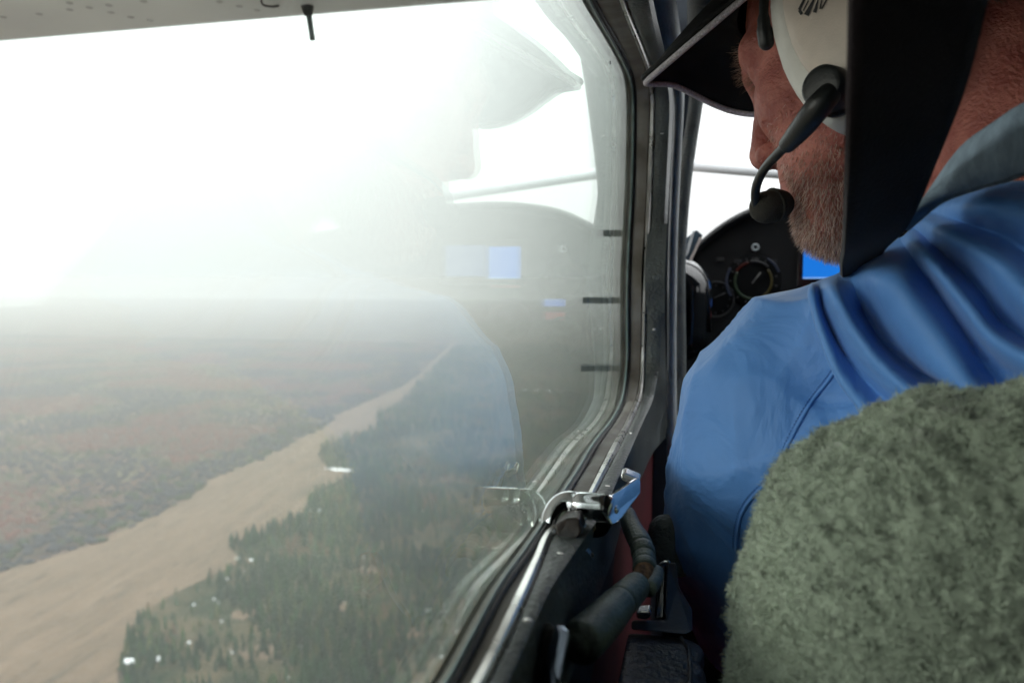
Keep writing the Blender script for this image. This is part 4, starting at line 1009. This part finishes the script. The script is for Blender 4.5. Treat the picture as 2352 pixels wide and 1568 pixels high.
_, l_, _ = loc(pts); dirs = nr * .8 + nL * np.sign(l_)[:, None] * .6 - nU * .3 + nF * .3
cols = np.where(npr.random(len(pts))[:, None] < .6, np.array([.50, .40, .32]), np.array([.14, .08, .05]))
o = strands('eyebrow', pts, dirs, npr.uniform(.004, .010, len(pts)), np.full(len(pts), .00016), cols, M_hair, pilot, curl=.7, seed=4); o['kind'] = 'stuff'
def lash_mask(p):
    f_, l_, u_ = loc(p); return (np.abs(u_ - .017) < .004) * (np.abs(l_) > .018) * (np.abs(l_) < .048) * (f_ > .074) * 1.0
pts, nr = surf_samples(body, 150, lash_mask)
o = strands('eyelash', pts, np.tile(nF, (150, 1)) * 1.0 + np.random.default_rng(3).normal(0, .15, (150, 3)) - nU * .2, npr.uniform(.006, .009, 150), np.full(150, .00014), np.tile(np.array([.22, .13, .08]), (150, 1)), M_hair, pilot, curl=.3, seed=5); o['kind'] = 'stuff'
# short grey hair at the back of the neck / temple
def nape_mask(p):
    f_, l_, u_ = loc(p); return ((f_ < .03) & (f_ > -.12) & (u_ > -.045) & (u_ < .07)) * (l_ > -.09) * (((f_ < -.03)) | (u_ > .03)) * 1.0
pts, nr = surf_samples(body, 5000, nape_mask)
o = strands('hair', pts, nr * .3 - nU * 1.0 - nF * .3, npr.uniform(.006, .012, 5000), np.full(5000, .00016), np.tile(np.array([.20, .17, .15]), (5000, 1)) * npr.uniform(.5, 1.5, (5000, 1)), M_hair, pilot, curl=.3, seed=6); o['kind'] = 'stuff'

# shirt -------------------------------------------------------
M_shirt = bpy.data.materials.new('blue_shirt'); M_shirt.use_nodes = True
def shirt_nodes(m, c1, c2, wrinkle=.35):
    n = m.node_tree; N = n.nodes; L = n.links; b = N['Principled BSDF']
    b.inputs['Roughness'].default_value = .52; b.inputs['Sheen Weight'].default_value = .28; b.inputs['Sheen Tint'].default_value = (.6, .75, 1, 1)
    b.inputs['Sheen Roughness'].default_value = .5; b.inputs['Specular IOR Level'].default_value = .3
    tc = N.new('ShaderNodeTexCoord')
    t = N.new('ShaderNodeTexNoise'); t.inputs['Scale'].default_value = 14; t.inputs['Detail'].default_value = 3; L.new(tc.outputs['Object'], t.inputs[0])
    r_ = N.new('ShaderNodeValToRGB'); r_.color_ramp.elements[0].color = (*c1, 1); r_.color_ramp.elements[1].color = (*c2, 1); r_.color_ramp.elements[0].position = .3; r_.color_ramp.elements[1].position = .7
    L.new(t.outputs[0], r_.inputs[0]); L.new(r_.outputs[0], b.inputs['Base Color'])
    t2 = N.new('ShaderNodeTexNoise'); t2.inputs['Scale'].default_value = 1500; t2.inputs['Detail'].default_value = 2; L.new(tc.outputs['Object'], t2.inputs[0])
    t3 = N.new('ShaderNodeTexNoise'); t3.inputs['Scale'].default_value = 17; t3.inputs['Detail'].default_value = 3; t3.inputs['Distortion'].default_value = 1.4; L.new(tc.outputs['Object'], t3.inputs[0])
    b1 = N.new('ShaderNodeBump'); b1.inputs['Strength'].default_value = wrinkle; b1.inputs['Distance'].default_value = .012; L.new(t3.outputs[0], b1.inputs['Height'])
    b2 = N.new('ShaderNodeBump'); b2.inputs['Strength'].default_value = .5; b2.inputs['Distance'].default_value = .0004; L.new(t2.outputs[0], b2.inputs['Height'])
    L.new(b1.outputs[0], b2.inputs['Normal']); L.new(b2.outputs[0], b.inputs['Normal'])
shirt_nodes(M_shirt, (0.080, 0.230, 0.57), (0.095, 0.265, 0.63), .38)
F = Field((-0.09, 0.28, -0.62), (0.62, 0.95, 0.06), 0.0036, big=.05)
def C3(a, b, ra, rb=None, k=.03): F.cap(a, b, ra, rb, k)
# torso
F.cap((0.27, .50, -.27), (0.27, .52, -.60), .125, .14, .01)
F.cap((0.22, .52, -.22), (0.40, .44, -.22), .09, .09, .01)
# shoulder and upper arm (each: pixel x, y, forward depth, radius in pixels)
def chain(pts, k):
    for (a, b, c, r0), (d, e, f_, r1) in zip(pts[:-1], pts[1:]):
        F.cap(Q(a, b, y=c), Q(d, e, y=f_), PXM(r0, c), PXM(r1, f_), k)
chain([(1850, 860, .58, 175), (1800, 950, .575, 205), (1770, 1080, .575, 205), (1735, 1220, .59, 185), (1725, 1330, .61, 150), (1735, 1430, .64, 130)], .012)
chain([(1850, 850, .575, 175), (1990, 830, .56, 190), (2120, 850, .545, 210), (2300, 900, .52, 260)], .012)
chain([(2010, 800, .54, 150), (2150, 750, .535, 170), (2330, 700, .51, 190)], .012)
chain([(1850, 1050, .56, 200), (2100, 1150, .53, 260), (2300, 1200, .50, 300)], .012)
# folds hanging from the neck to the back
def fold(qs, r_, k=.012):
    P_ = cr([Q(px, py, y=yy) for px, py, yy in qs], 4)
    for i in range(len(P_) - 1):
        t = i / (len(P_) - 1); rr_ = r_ * (0.45 + .55 * math.sin(math.pi * min(1, .15 + t * .8)))
        F.cap(P_[i], P_[i + 1], rr_, rr_, k)
def valley(qs, r_, k=.008):
    P_ = cr([Q(px, py, y=yy) for px, py, yy in qs], 4)
    for i in range(len(P_) - 1):
        t = i / (len(P_) - 1); rr_ = r_ * (0.3 + .7 * math.sin(math.pi * min(1, .1 + t * .85))); F.cap(P_[i], P_[i + 1], rr_, rr_, k, 'sub')
F.cap((.42, .45, -.20), (.47, .52, -.42), .062, .048, .02); F.cap((.47, .52, -.42), (.37, .84, -.50), .046, .036, .015)
def shirt_post(p, q):
    ctr = np.array([0.22, .52, -.25]); n_ = p - ctr; n_ /= np.linalg.norm(n_, axis=1)[:, None]
    # soft drapery: directional ripples over shoulder and sleeve
    a = p[:, 0] * .8 + p[:, 2] * .6; b_ = p[:, 0] * -.6 + p[:, 2] * .8
    rp = np.array([noise.noise(Vector((x * 34, y * 9, z * 18))) for x, y, z in zip(a, b_, p[:, 1])])
    rd = np.array([(1 - abs(noise.noise(Vector((x * 9 + 3, y * 22, z * 12))))) ** 7 for x, y, z in zip(a, b_, p[:, 1])])
    rd2 = np.array([(1 - abs(noise.noise(Vector((x * 20, y * 12 + 5, z * 16))))) ** 9 for x, y, z in zip(a, b_, p[:, 1])])
    rp2 = np.array([noise.noise(Vector((x * 14, y * 30, z * 14 + 7))) for x, y, z in zip(a, b_, p[:, 1])])
    return p + n_ * (rp * .0022 + rd * .0050 + rd2 * .0022 - .002 + np.sign(rp2) * np.abs(rp2) ** 1.5 * .003)[:, None]
shirt = F.mesh('shirt', M_shirt, pilot, post=shirt_post, sm=7)
# snap helper: nearest hit of the view ray on an object, to lay seams on the cloth
deps = None
from mathutils.bvhtree import BVHTree
def bvh(o):
    me = o.data; return BVHTree.FromPolygons([v.co.copy() for v in me.vertices], [tuple(p.vertices) for p in me.polygons])
# the back of the shirt pulled into folds from the collar, overlapping the sleeve
def ydep(px, py): return .472 - (px - 1861) * .000135 - (py - 664) * .00006
FL = [  # (points, depth behind the ridge plane)
    ([(1900, 640), (1895, 668), (1900, 707), (1920, 777), (1952, 855), (2000, 925), (2070, 1010)], .034),
    ([(1870, 655), (1862, 668), (1867, 707), (1888, 777), (1923, 862), (1973, 932), (2040, 1020)], .008),
    ([(1866, 654), (1866, 668), (1873, 707), (1895, 777), (1931, 860), (1982, 930), (2048, 1018)], .002),
    ([(1885, 650), (1886, 672), (1903, 735), (1940, 808), (1990, 872), (2045, 925), (2110, 1000)], .010),
    ([(1905, 642), (1917, 672), (1953, 742), (2009, 820), (2072, 882), (2110, 912), (2190, 990)], -.004),
    ([(1932, 628), (1950, 668), (1984, 740), (2030, 806), (2098, 862), (2160, 900), (2240, 980)], .014),
    ([(1955, 617), (1975, 665), (2005, 738), (2047, 797), (2115, 849), (2178, 886), (2262, 970)], .017),
    ([(1990, 603), (2010, 640), (2054, 714), (2104, 788), (2150, 850), (2200, 890), (2300, 960)], .000),
    ([(2025, 585), (2055, 625), (2110, 700), (2165, 775), (2205, 835), (2240, 885), (2330, 955)], -.002),
    ([(2062, 553), (2095, 600), (2140, 668), (2195, 745), (2243, 822), (2285, 882), (2360, 950)], .012),
    ([(2072, 547), (2108, 594), (2155, 655), (2207, 728), (2262, 800), (2315, 850), (2390, 910)], .010),
    ([(2086, 538), (2122, 580), (2172, 640), (2222, 700), (2270, 762), (2330, 806), (2420, 850)], -.004),
    ([(2096, 520), (2140, 560), (2200, 615), (2252, 668), (2300, 735), (2362, 780), (2440, 815)], .014),
    ([(2108, 503), (2160, 530), (2225, 565), (2290, 610), (2345, 665), (2400, 720), (2470, 770)], -.002),
    ([(2125, 488), (2190, 505), (2265, 530), (2340, 565), (2400, 615), (2450, 670), (2520, 730)], .010),
    ([(2145, 474), (2225, 468), (2310, 480), (2400, 510), (2470, 560), (2520, 620), (2580, 700)], .000),
    ([(2165, 455), (2260, 430), (2352, 420), (2450, 430), (2540, 480), (2600, 560), (2660, 660)], .012)]
rows_ = []
for pts_, dz in FL:
    L_ = cr([Q(a, b, y=ydep(a, b) + dz * (1.7 if dz < .03 else 1.0) * (0.25 + .75 * min(1, i / 1.5)) + (.030 if i == 0 else 0)) for i, (a, b) in enumerate(pts_)], 10); rows_.append(L_)
cols_ = [cr([r_[j] for r_ in rows_], 7) for j in range(len(rows_[0]))]
shb = loft('shirt_back', cols_, M_shirt, pilot, closed=False)
shb.modifiers.new('cloth', 'SOLIDIFY').thickness = .0012
bs = bvh(shirt)
def on(b, px, py, lift=0.0):
    d = (_f * FPX + _r * (px - 1176) + _u * (784 - py)).normalized(); h = b.ray_cast(Vector((0, 0, 0)), d)
    if h[0] is None: return None, None
    n_ = h[1]; n_ = n_ if n_.dot(d) < 0 else -n_
    return h[0] + n_ * lift, n_
seam_q = [(1921, 850), (1898, 880), (1868, 918), (1838, 968), (1812, 1020), (1792, 1068), (1764, 1105), (1728, 1142), (1704, 1180), (1694, 1225), (1692, 1262)]
sq = cr([(a, b, 0) for a, b in seam_q], 8); P_ = []
for s in sq:
    p, n_ = on(bs, s.x, s.y, .0004)
    if p is not None: P_.append((p, n_))
if len(P_) > 4:
    tube('shoulder_seam', [p for p, _ in P_], .0011, M_shirt, pilot, 8)
    st_m = mat('blue_stitch', (0.06, 0.17, 0.43), .8)
    V_, F_ = [], []; base = 0
    sq2 = cr([(a - 9, b - 3, 0) for a, b in seam_q], 14)
    for s0, s1 in zip(sq2[::2], sq2[1::2]):
        a, n1 = on(bs, s0.x, s0.y, .0003); b, n2 = on(bs, s1.x, s1.y, .0003)
        if a is None or b is None: continue
        v, f = tube_geo([a, b], [.00045, .00045], 5); V_ += v; F_ += [tuple(i + base for i in q) for q in f]; base += len(v)
    mesh('stitching', V_, F_, st_m, pilot)['kind'] = 'stuff'
# collar: grey blue band round the neck, high at the nape
M_collar = mat('grey_collar_cloth', (0.22, 0.30, 0.38), .85, var=.15, vscale=300, bump=.6, bscale=900, stretch=(0, (1, 1, .08)))
topq = [(2060, 520, .43), (2092, 497, .425), (2130, 440, .42), (2200, 345, .41), (2280, 285, .40), (2352, 240, .395), (2480, 190, .40), (2640, 180, .46)]
botq = [(2066, 530, .432), (2094, 506, .427), (2150, 462, .42), (2240, 430, .407), (2300, 414, .398), (2352, 396, .392), (2480, 376, .392), (2640, 376, .45)]
tl = cr([Q(a, b, y=c) for a, b, c in topq], 5); bl = cr([Q(a, b, y=c) for a, b, c in botq], 5)
mid = [a.lerp(b, .5) + Vector((-.004, -.004, 0)) for a, b in zip(tl, bl)]
inn = Vector((.004, .006, 0))
loft('collar', [[p + inn * 1.5 for p in bl], [p + inn for p in tl], [p + Vector((.001, .001, .0015)) for p in tl], tl, mid, bl, [p + Vector((.002, .006, .001)) for p in bl]], M_collar, pilot, closed=False)
# belt-side trousers (below the seat edge)
F = Field((-0.02, .38, -.92), (.48, 1.25, -.52), .009, big=.05)
F.cap((.15, .52, -.62), (.10, .98, -.58), .085, .065, .03); F.cap((.33, .52, -.62), (.36, .98, -.58), .085, .065, .03); F.cap((.14, .50, -.64), (.34, .50, -.64), .10, .10, .04)
F.cap((.10, .98, -.58), (.10, 1.12, -.86), .06, .045, .02); F.cap((.36, .98, -.58), (.37, 1.12, -.86), .06, .045, .02)
F.mesh('trousers', mat('dark_trousers', (.015, .017, .025), .8, bump=.3, bscale=200), pilot, sm=1)

def hand(wrist, fwd, up, side):
    f3 = Vector(fwd).normalized(); u3 = (Vector(up) - f3 * Vector(up).dot(f3)).normalized(); s3 = f3.cross(u3) * side; o3 = Vector(wrist)
    W = lambda a, b, c: o3 + f3 * a + s3 * b + u3 * c
    F = Field(o3 - Vector((.15, .15, .15)), o3 + Vector((.15, .15, .15)), .0025, big=.02)
    F.cap(W(-.05, 0, 0), W(.01, 0, 0), .027, .024, .01)
    for b in (-.025, -.009, .009, .025): F.cap(W(.01, b * .6, 0), W(.075, b, .004), .014, .011, .006)
    for b, L_, r4 in ((-.030, .82, .0078), (-.0105, .97, .0085), (.0105, 1.0, .0088), (.030, .92, .0085)):
        a, c1_, c2_, c3_ = W(.075, b, .004), W(.075 + .036 * L_, b * 1.05, -.012), W(.075 + .040 * L_, b * 1.05, -.038 * L_), W(.075 + .018 * L_, b * 1.02, -.052 * L_)
        F.cap(a, c1_, r4 * 1.1, r4, .003); F.cap(c1_, c2_, r4, r4 * .93, .002); F.cap(c2_, c3_, r4 * .93, r4 * .82, .002)
    F.cap(W(.018, .022, -.004), W(.045, .046, -.020), .013, .0105, .006); F.cap(W(.045, .046, -.020), W(.070, .040, -.036), .0105, .0088, .002)
    return F.mesh('hand', M_skin, pilot, sm=1)
hand((0.045, .90, -.345), (.1, 1, -.12), (0, .1, 1), 1)
hand((.36, .88, -.505), (-.25, 1, -.1), (0, .1, 1), -1)
yk = thing('control_yoke', (.08, 1.30, -.42), 'black control yoke held in front of the pilot', 'yoke')
tube('yoke_shaft', [(.20, 1.36, -.40), (.20, 1.02, -.40)], .014, M_black, yk)
tube('yoke_grip', cr([(.075, .99, -.34), (.07, 1.0, -.40), (.12, 1.02, -.43), (.20, 1.02, -.41), (.28, 1.02, -.43), (.33, 1.0, -.40), (.325, .99, -.34)], 5), .013, M_black, yk, round_ends=.8)

# ================================================================== CAP
cap_ = thing('cap', Hd(0, 0, .06), 'black baseball cap with grey edged brim worn by the pilot', 'cap')
M_cap = mat('black_cap_cloth', (0.006, 0.007, 0.009), .85, bump=.5, bscale=900)
M_stripe = mat('grey_brim_stripe', (0.55, 0.53, 0.57), .8, var=.25, vscale=700, stretch=(0.6, (1, 1, 1)), bump=.6, bscale=1200)
# crown as dome of rings
rings_ = []
for t in np.linspace(0, 1, 12):
    a = t * math.pi / 2; k = math.cos(a) ** .8 if t < 1 else 0.02
    rings_.append([Hd(-.010 + .103 * k * math.cos(ph), .081 * k * math.sin(ph), .062 + .088 * math.sin(a) + .012 * math.cos(ph) * (1 - t)) for ph in np.linspace(0, 2 * math.pi, 41)[:-1]])
o = loft('cap_crown', rings_, M_cap, cap_)
mod = o.modifiers.new('th', 'SOLIDIFY'); mod.thickness = .002; mod.offset = 1
outer_q = [(1800, -85, .560), (1700, 2, .592), (1640, 53, .612), (1580, 104, .635), (1530, 147, .655), (1492, 180, .672), (1484, 191, .680), (1500, 192, .690), (1545, 195, .708), (1590, 215, .722), (1635, 238, .734), (1685, 256, .742), (1745, 262, .745), (1820, 245, .738), (1900, 200, .72)]
outer = cr([Q(a, b, y=c) for a, b, c in outer_q], 5); nO = len(outer)
phs = np.linspace(R(97), R(-80), nO)
inner = [Hd(-.008 + .101 * math.cos(p), .083 * math.sin(p), .050 + .020 * math.cos(p)) for p in phs]
brn = -(hU * .9 - hF * .1)
def brim_row(t, off):
    return [a.lerp(b, t) + hU * (.012 * math.sin(math.pi * t) + off) for a, b in zip(inner, outer)]
T_ = np.linspace(0, 1, 9)
sharp(loft('brim_top', [brim_row(t, .0046) for t in T_] + [brim_row(t, .0020) for t in T_[::-1]], M_cap, cap_, closed=False), 50)
sharp(loft('brim_underside', [brim_row(t, .0020) for t in T_] + [brim_row(t, 0) for t in T_[::-1]], M_cap, cap_, closed=False), 50)
tube('brim_binding', brim_row(1.0, .0046), .0028, M_cap, cap_, 10)
tube('brim_stripe', brim_row(1.0, -.0004), .0025, M_stripe, cap_, 10)

# ================================================================== HEADSET
hs = thing('headset', Hd(0, .085, 0), 'white aviation headset with black microphone boom on the pilot', 'headset')
M_cup = mat('cream_cup_plastic', (0.56, 0.49, 0.42), .45, var=.06, vscale=60, bump=.25, bscale=900)
M_rim = mat('pale_cup_rim', (0.66, 0.66, 0.62), .5, var=.06, vscale=40, bump=.3, bscale=500)
M_bp = mat('black_plastic', (0.010, 0.012, 0.012), .42, bump=.2, bscale=500)
CUPC = Vector((-.012, 0, -.018)); cu0 = R(8)
def cup_ring(k, l, n=44, df=0, du=0):
    out_ = []
    for i in range(n):
        a = 2 * math.pi * i / n; ca, sa = math.cos(a), math.sin(a)
        f_ = .042 * k * math.copysign(abs(ca) ** .85, ca); u_ = .060 * k * math.copysign(abs(sa) ** .85, sa) * (1.0 if sa > 0 else 1.12) - (.004 if sa < 0 else 0)
        f_ *= 1 - .18 * max(0, -sa)            # narrower at the bottom
        out_.append(Hd(CUPC.x + df + f_ * math.cos(cu0) - u_ * math.sin(cu0), l, CUPC.z + du + u_ * math.cos(cu0) + f_ * math.sin(cu0)))
    return out_
loft('ear_seal', [cup_ring(.80, .070), cup_ring(1.0, .073), cup_ring(1.03, .080), cup_ring(.98, .088)], M_bp, hs)
loft('cup_rim', [cup_ring(.96, .086), cup_ring(1.06, .088), cup_ring(1.10, .094), cup_ring(1.08, .104), cup_ring(1.0, .111), cup_ring(.88, .1145, df=-.004), cup_ring(.84, .1135, df=-.005)], M_rim, hs)
capc = cup_ring(.001, .1245)
loft('ear_cup', [cup_ring(.84, .1130, df=-.005), cup_ring(.835, .1175, df=-.005), cup_ring(.79, .1205, df=-.005), cup_ring(.6, .1232, df=-.004), cup_ring(.3, .1243), capc], M_cup, hs)
# right side cup and headband
loft('ear_cup', [cup_ring(.8, -.070), cup_ring(1.05, -.074), cup_ring(1.08, -.095), cup_ring(.9, -.112), cup_ring(.5, -.120), cup_ring(.01, -.122)], M_rim, hs)
tube('headband', [Hd(.0, .115 * math.cos(a), .05 + .118 * math.sin(a)) for a in np.linspace(0, math.pi, 30)], .008, M_bp, hs, 10, flat=.5)
tube('slider', cr([Q(1764, -90, y=.545), Q(1757, -20, y=.545), Q(1754, 45, y=.545), Q(1760, 98, y=.545)], 5), [.0030] * 10 + [.0040] * 2 + [.0050] * 4, M_bp, hs, 12, round_ends=1)
# emblem: fan of petals printed on the cup
def cup_pt(f_, u_, l_=.1242): return Hd(f_, l_, u_)
bc_ = bvh([o for o in hs.children if o.name.startswith('ear_cup')][0])
M_emb = mat('emblem_black', (.01, .01, .01), .5)
ev, ef = [], []
def petal(q0, q1, w0, w1):
    a, b = Vector((*q0, 0)), Vector((*q1, 0)); d = (b - a).normalized(); n_ = Vector((-d.y, d.x, 0)); ring_ = []
    for k in range(7): t = k / 6; ring_.append(a.lerp(b, t) + n_ * (w0 + (w1 - w0) * t) * .5)
    for k in range(6, -1, -1): t = k / 6; ring_.append(a.lerp(b, t) - n_ * (w0 + (w1 - w0) * t) * .5)
    vv = []
    for p in ring_:
        h, _n = on(bc_, p.x, p.y, .0005)
        if h is None: return
        vv.append(h)
    i0 = len(ev); ev.extend(vv); ef.append(tuple(range(i0, i0 + len(vv))))
for q0, q1, w0, w1 in (((1852, -8), (1837, 24), 5, 7), ((1837, 24), (1843, 34), 7, 8), ((1858, 2), (1846, 26), 3, 3), ((1873, -6), (1853, 36), 3, 12), ((1881, -4), (1872, 30), 2, 9), ((1890, -6), (1884, 22), 2, 4), ((1904, -8), (1888, 22), 4, 3), ((1846, -10), (1856, -14), 4, 4)):
    petal(q0, q1, w0, w1)
if ev: mesh('emblem', ev, ef, M_emb, hs)
# boom: pivot, arm, tube and microphone
yb = .515
piv, pn = on(bc_, 1920, 206, .002)
if piv is None: piv = Hd(-.01, .12, -.03)
yb = piv.y
tube('boom_pivot', [piv - hL * .004, piv + hL * .006, piv + hL * .014], [PXM(46, yb), PXM(46, yb), PXM(42, yb)], M_bp, hs, 30, round_ends=.12)
tube('pivot_band', [piv - hL * .006, piv - hL * .002], [PXM(49, yb), PXM(49, yb)], mat('dark_brown_band', (.02, .012, .01), .4), hs, 30)
ya = piv.y - .012
tube('boom_arm', cr([Q(1908, 214, y=ya), Q(1880, 245, y=ya), Q(1845, 290, y=ya + .012), Q(1808, 333, y=ya + .03)], 5), [PXM(a, ya) for a in crv([24, 27, 25, 19], 5)], M_bp, hs, 18, round_ends=.6)
bp_ = cr([Q(1812, 328, y=ya + .028), Q(1785, 355, y=ya + .045), Q(1756, 388, y=ya + .07), Q(1738, 425, y=ya + .09), Q(1735, 460, y=ya + .10), Q(1742, 484, y=ya + .105), Q(1758, 484, y=ya + .105)], 6)
tube('boom_tube', bp_, PXM(9.5, ya + .08), M_bp, hs, 14, round_ends=.8)
M_mf = mat('mic_foam', (.030, .028, .022), .95, bump=1, bscale=900)
mc = Q(1770, 474, y=ya + .11); rm = PXM(37, mc.y)
F = Field(mc - Vector((.045, .045, .04)), mc + Vector((.045, .045, .04)), .0013, big=.01)
ax = (Q(1800, 466, y=ya + .115) - Q(1745, 478, y=ya + .105)).normalized()
F.cap(mc - ax * .004, mc + ax * .0035, rm * .92, rm * .92, k=.002); F.cap(mc + ax * .0065, mc + ax * .0075, rm * .84, rm * .82, k=.0015)
F.mesh('microphone', M_mf, hs, sm=1)
for a_ in (.003, .0062): 
    q_ = ax.to_track_quat('Z', 'Y'); c = mc + ax * a_
    tube('mic_ring', [c + q_ @ Vector((rm * (.95 if a_ < .005 else .86) * math.cos(t), rm * (.95 if a_ < .005 else .86) * math.sin(t), 0)) for t in np.linspace(0, 2 * math.pi, 33)], .0009, M_mf, hs, 8)

# ================================================================== SHOULDER STRAP
M_strap = mat('black_webbing', (0.014, 0.009, 0.011), .85, sheen=.15, bump=.6, bscale=700, spec=.2)
lq = [(1956, -120, .300), (1953, 0, .310), (1949, 200, .330), (1944, 400, .355), (1937, 560, .41), (1931, 615, .475), (1940, 690, .54)]
rq = [(2300, -120, .330), (2264, 0, .340), (2215, 190, .365), (2150, 360, .395), (2085, 510, .425), (2020, 585, .485), (1985, 690, .55)]
A = cr([Q(a, b, y=c) for a, b, c in lq], 6); B = cr([Q(a, b, y=c) for a, b, c in rq], 6)
nrm_ = []
for i in range(len(A)):
    t = A[min(i + 1, len(A) - 1)] - A[max(i - 1, 0)]; nrm_.append((B[i] - A[i]).cross(t).normalized() * .0014)
rows = []
for k in np.linspace(0, 1, 9): rows.append([a.lerp(b, k) + n_ for a, b, n_ in zip(A, B, nrm_)])
rows.append([b for b in B])
for k in np.linspace(1, 0, 9): rows.append([a.lerp(b, k) - n_ for a, b, n_ in zip(A, B, nrm_)])
rows.append([a for a in A]); rows.append(rows[0])
o = loft('shoulder_strap', rows, M_strap, None, closed=False); tag(o, 'wide black shoulder harness strap hanging in front of the headset', 'strap')

# ================================================================== SEAT WITH WOOL COVER
seat = thing('pilot_seat', (0.25, .40, -0.85), 'pilot seat back under a fluffy green grey wool cover', 'seat')
sil = [(1680, 1700), (1682, 1568), (1688, 1500), (1697, 1400), (1716, 1300), (1752, 1205), (1800, 1128), (1868, 1060), (1940, 1002), (2018, 950), (2110, 922), (2205, 908), (2310, 896), (2440, 890), (2600, 905), (2780, 980), (2900, 1120)]
SY = .365
left = cr([Q(a + 14 - 22 * math.exp(-((a - 1850) / 110) ** 2), b + 14 - 26 * math.exp(-((a - 1870) / 130) ** 2), y=SY) for a, b in sil], 5)
c_top = left[0]; full = [Vector((left[0].x, SY, -.74)), Vector((left[0].x, SY, -.60)), Vector((left[0].x, SY, -.45))] + left + [Vector((left[-1].x + .006, SY, -.45)), Vector((left[-1].x + .006, SY, -.60)), Vector((left[-1].x + .006, SY, -.74))]
# even spacing
dd = [0]
for a, b in zip(full[:-1], full[1:]): dd.append(dd[-1] + (b - a).length)
nS = 520; tt = np.linspace(0, dd[-1], nS); arr = np.array([list(p) for p in full]); ev_ = np.stack([np.interp(tt, dd, arr[:, k]) for k in range(3)], 1)
cs_ = np.array([.24, SY, -.40]); tang = np.gradient(ev_, axis=0); nrm2 = np.stack([-tang[:, 2], np.zeros(nS), tang[:, 0]], 1); nrm2 /= np.linalg.norm(nrm2, axis=1)[:, None]
inw = cs_ - ev_; nrm2 *= np.sign((nrm2 * inw).sum(1))[:, None]
loops_ = []
Dp = .062
for th in np.linspace(-math.pi / 2, math.pi / 2, 47):
    ins = Dp * (1 - math.cos(th)); loops_.append([Vector(p) for p in ev_ + nrm2 * ins + np.array([0, Dp * math.sin(th) * .95, 0])])
def shrink(L, k, dy): return [Vector((cs_[0] + (p.x - cs_[0]) * k, p.y + dy, cs_[2] + (p.z - cs_[2]) * k)) for p in L]
fr = [shrink(loops_[0], k, -.004 * (1 - k)) for k in np.linspace(.02, .985, 170)]; bkk = [shrink(loops_[-1], k, 0) for k in (.95, .6, .05)]
M_wool = mat('green_grey_wool', (1, 1, 1), .95, attr=True, sheen=.3, spec=.1)
def seat_post(p, q):
    n_ = p - np.array([.25, .37, -.35]); n_ /= np.linalg.norm(n_, axis=1)[:, None]
    d = np.array([noise.noise(Vector(x) * 38) * .006 + (.45 - abs(noise.noise(Vector(x) * 62))) * .008 + (.4 - abs(noise.noise(Vector(x) * 150))) * .0115 for x in p]); return p + n_ * d[:, None]
so_ = loft('seat_cover', fr + loops_ + bkk, M_wool, seat)
flip_out(so_.data); vv_ = np.array([list(v.co) for v in so_.data.vertices]); vv_ = seat_post(vv_, None); so_.data.vertices.foreach_set('co', vv_.astype(np.float32).ravel()); so_.data.update()
set_col(so_.data, np.tile(np.array([.25, .30, .235, 1]), (len(so_.data.vertices), 1)))
def wmask(p):
    # towards the camera, the window side and the top; the hidden parts stay sparse
    return ((p[:, 1] < .40) & (p[:, 2] > -.34) & (p[:, 0] < .34)) * 1.0 + .02
pts, nr = surf_samples(so_, 150000, wmask, 8)
def nzv(P, s, seed): return np.array([noise.noise(Vector((a * s, b * s, c * s + seed))) for a, b, c in P])
c1, c2, c3 = nzv(pts, 120, 0), nzv(pts, 120, 20), nzv(pts, 120, 40)
dirs = nr * 1.0 + np.stack([c1, c2, c3], 1) * 2.0 + npr.normal(0, .5, pts.shape); tn = nzv(pts, 22, 3); cl = (.4 - np.abs(nzv(pts, 150, 0))) * 2.6 - .45
cols = np.array([.36, .43, .34]) * (1 + .35 * tn + .55 * cl)[:, None] * npr.uniform(.9, 1.1, (len(pts), 1))  # clump tops lighter, dips between darker: shading put into the wool colour
cols = np.clip(cols + (np.clip(tn - .25, 0, 1) * .25)[:, None] * np.array([.25, .18, .08]), .02, 1)
o = strands('wool_pile', pts, dirs, npr.uniform(.0024, .0044, len(pts)) * (1 + .3 * cl), npr.uniform(.00017, .00032, len(pts)), cols, M_wool, seat, curl=1.5, nseg=2, seed=11); o['kind'] = 'stuff'
box('seat_cushion', (.02, .42, -.78), (.46, .85, -.68), M_vinyl_dark, seat, .03)
box('seat_pedestal', (.08, .45, -.88), (.40, .80, -.78), M_black, seat, .01)
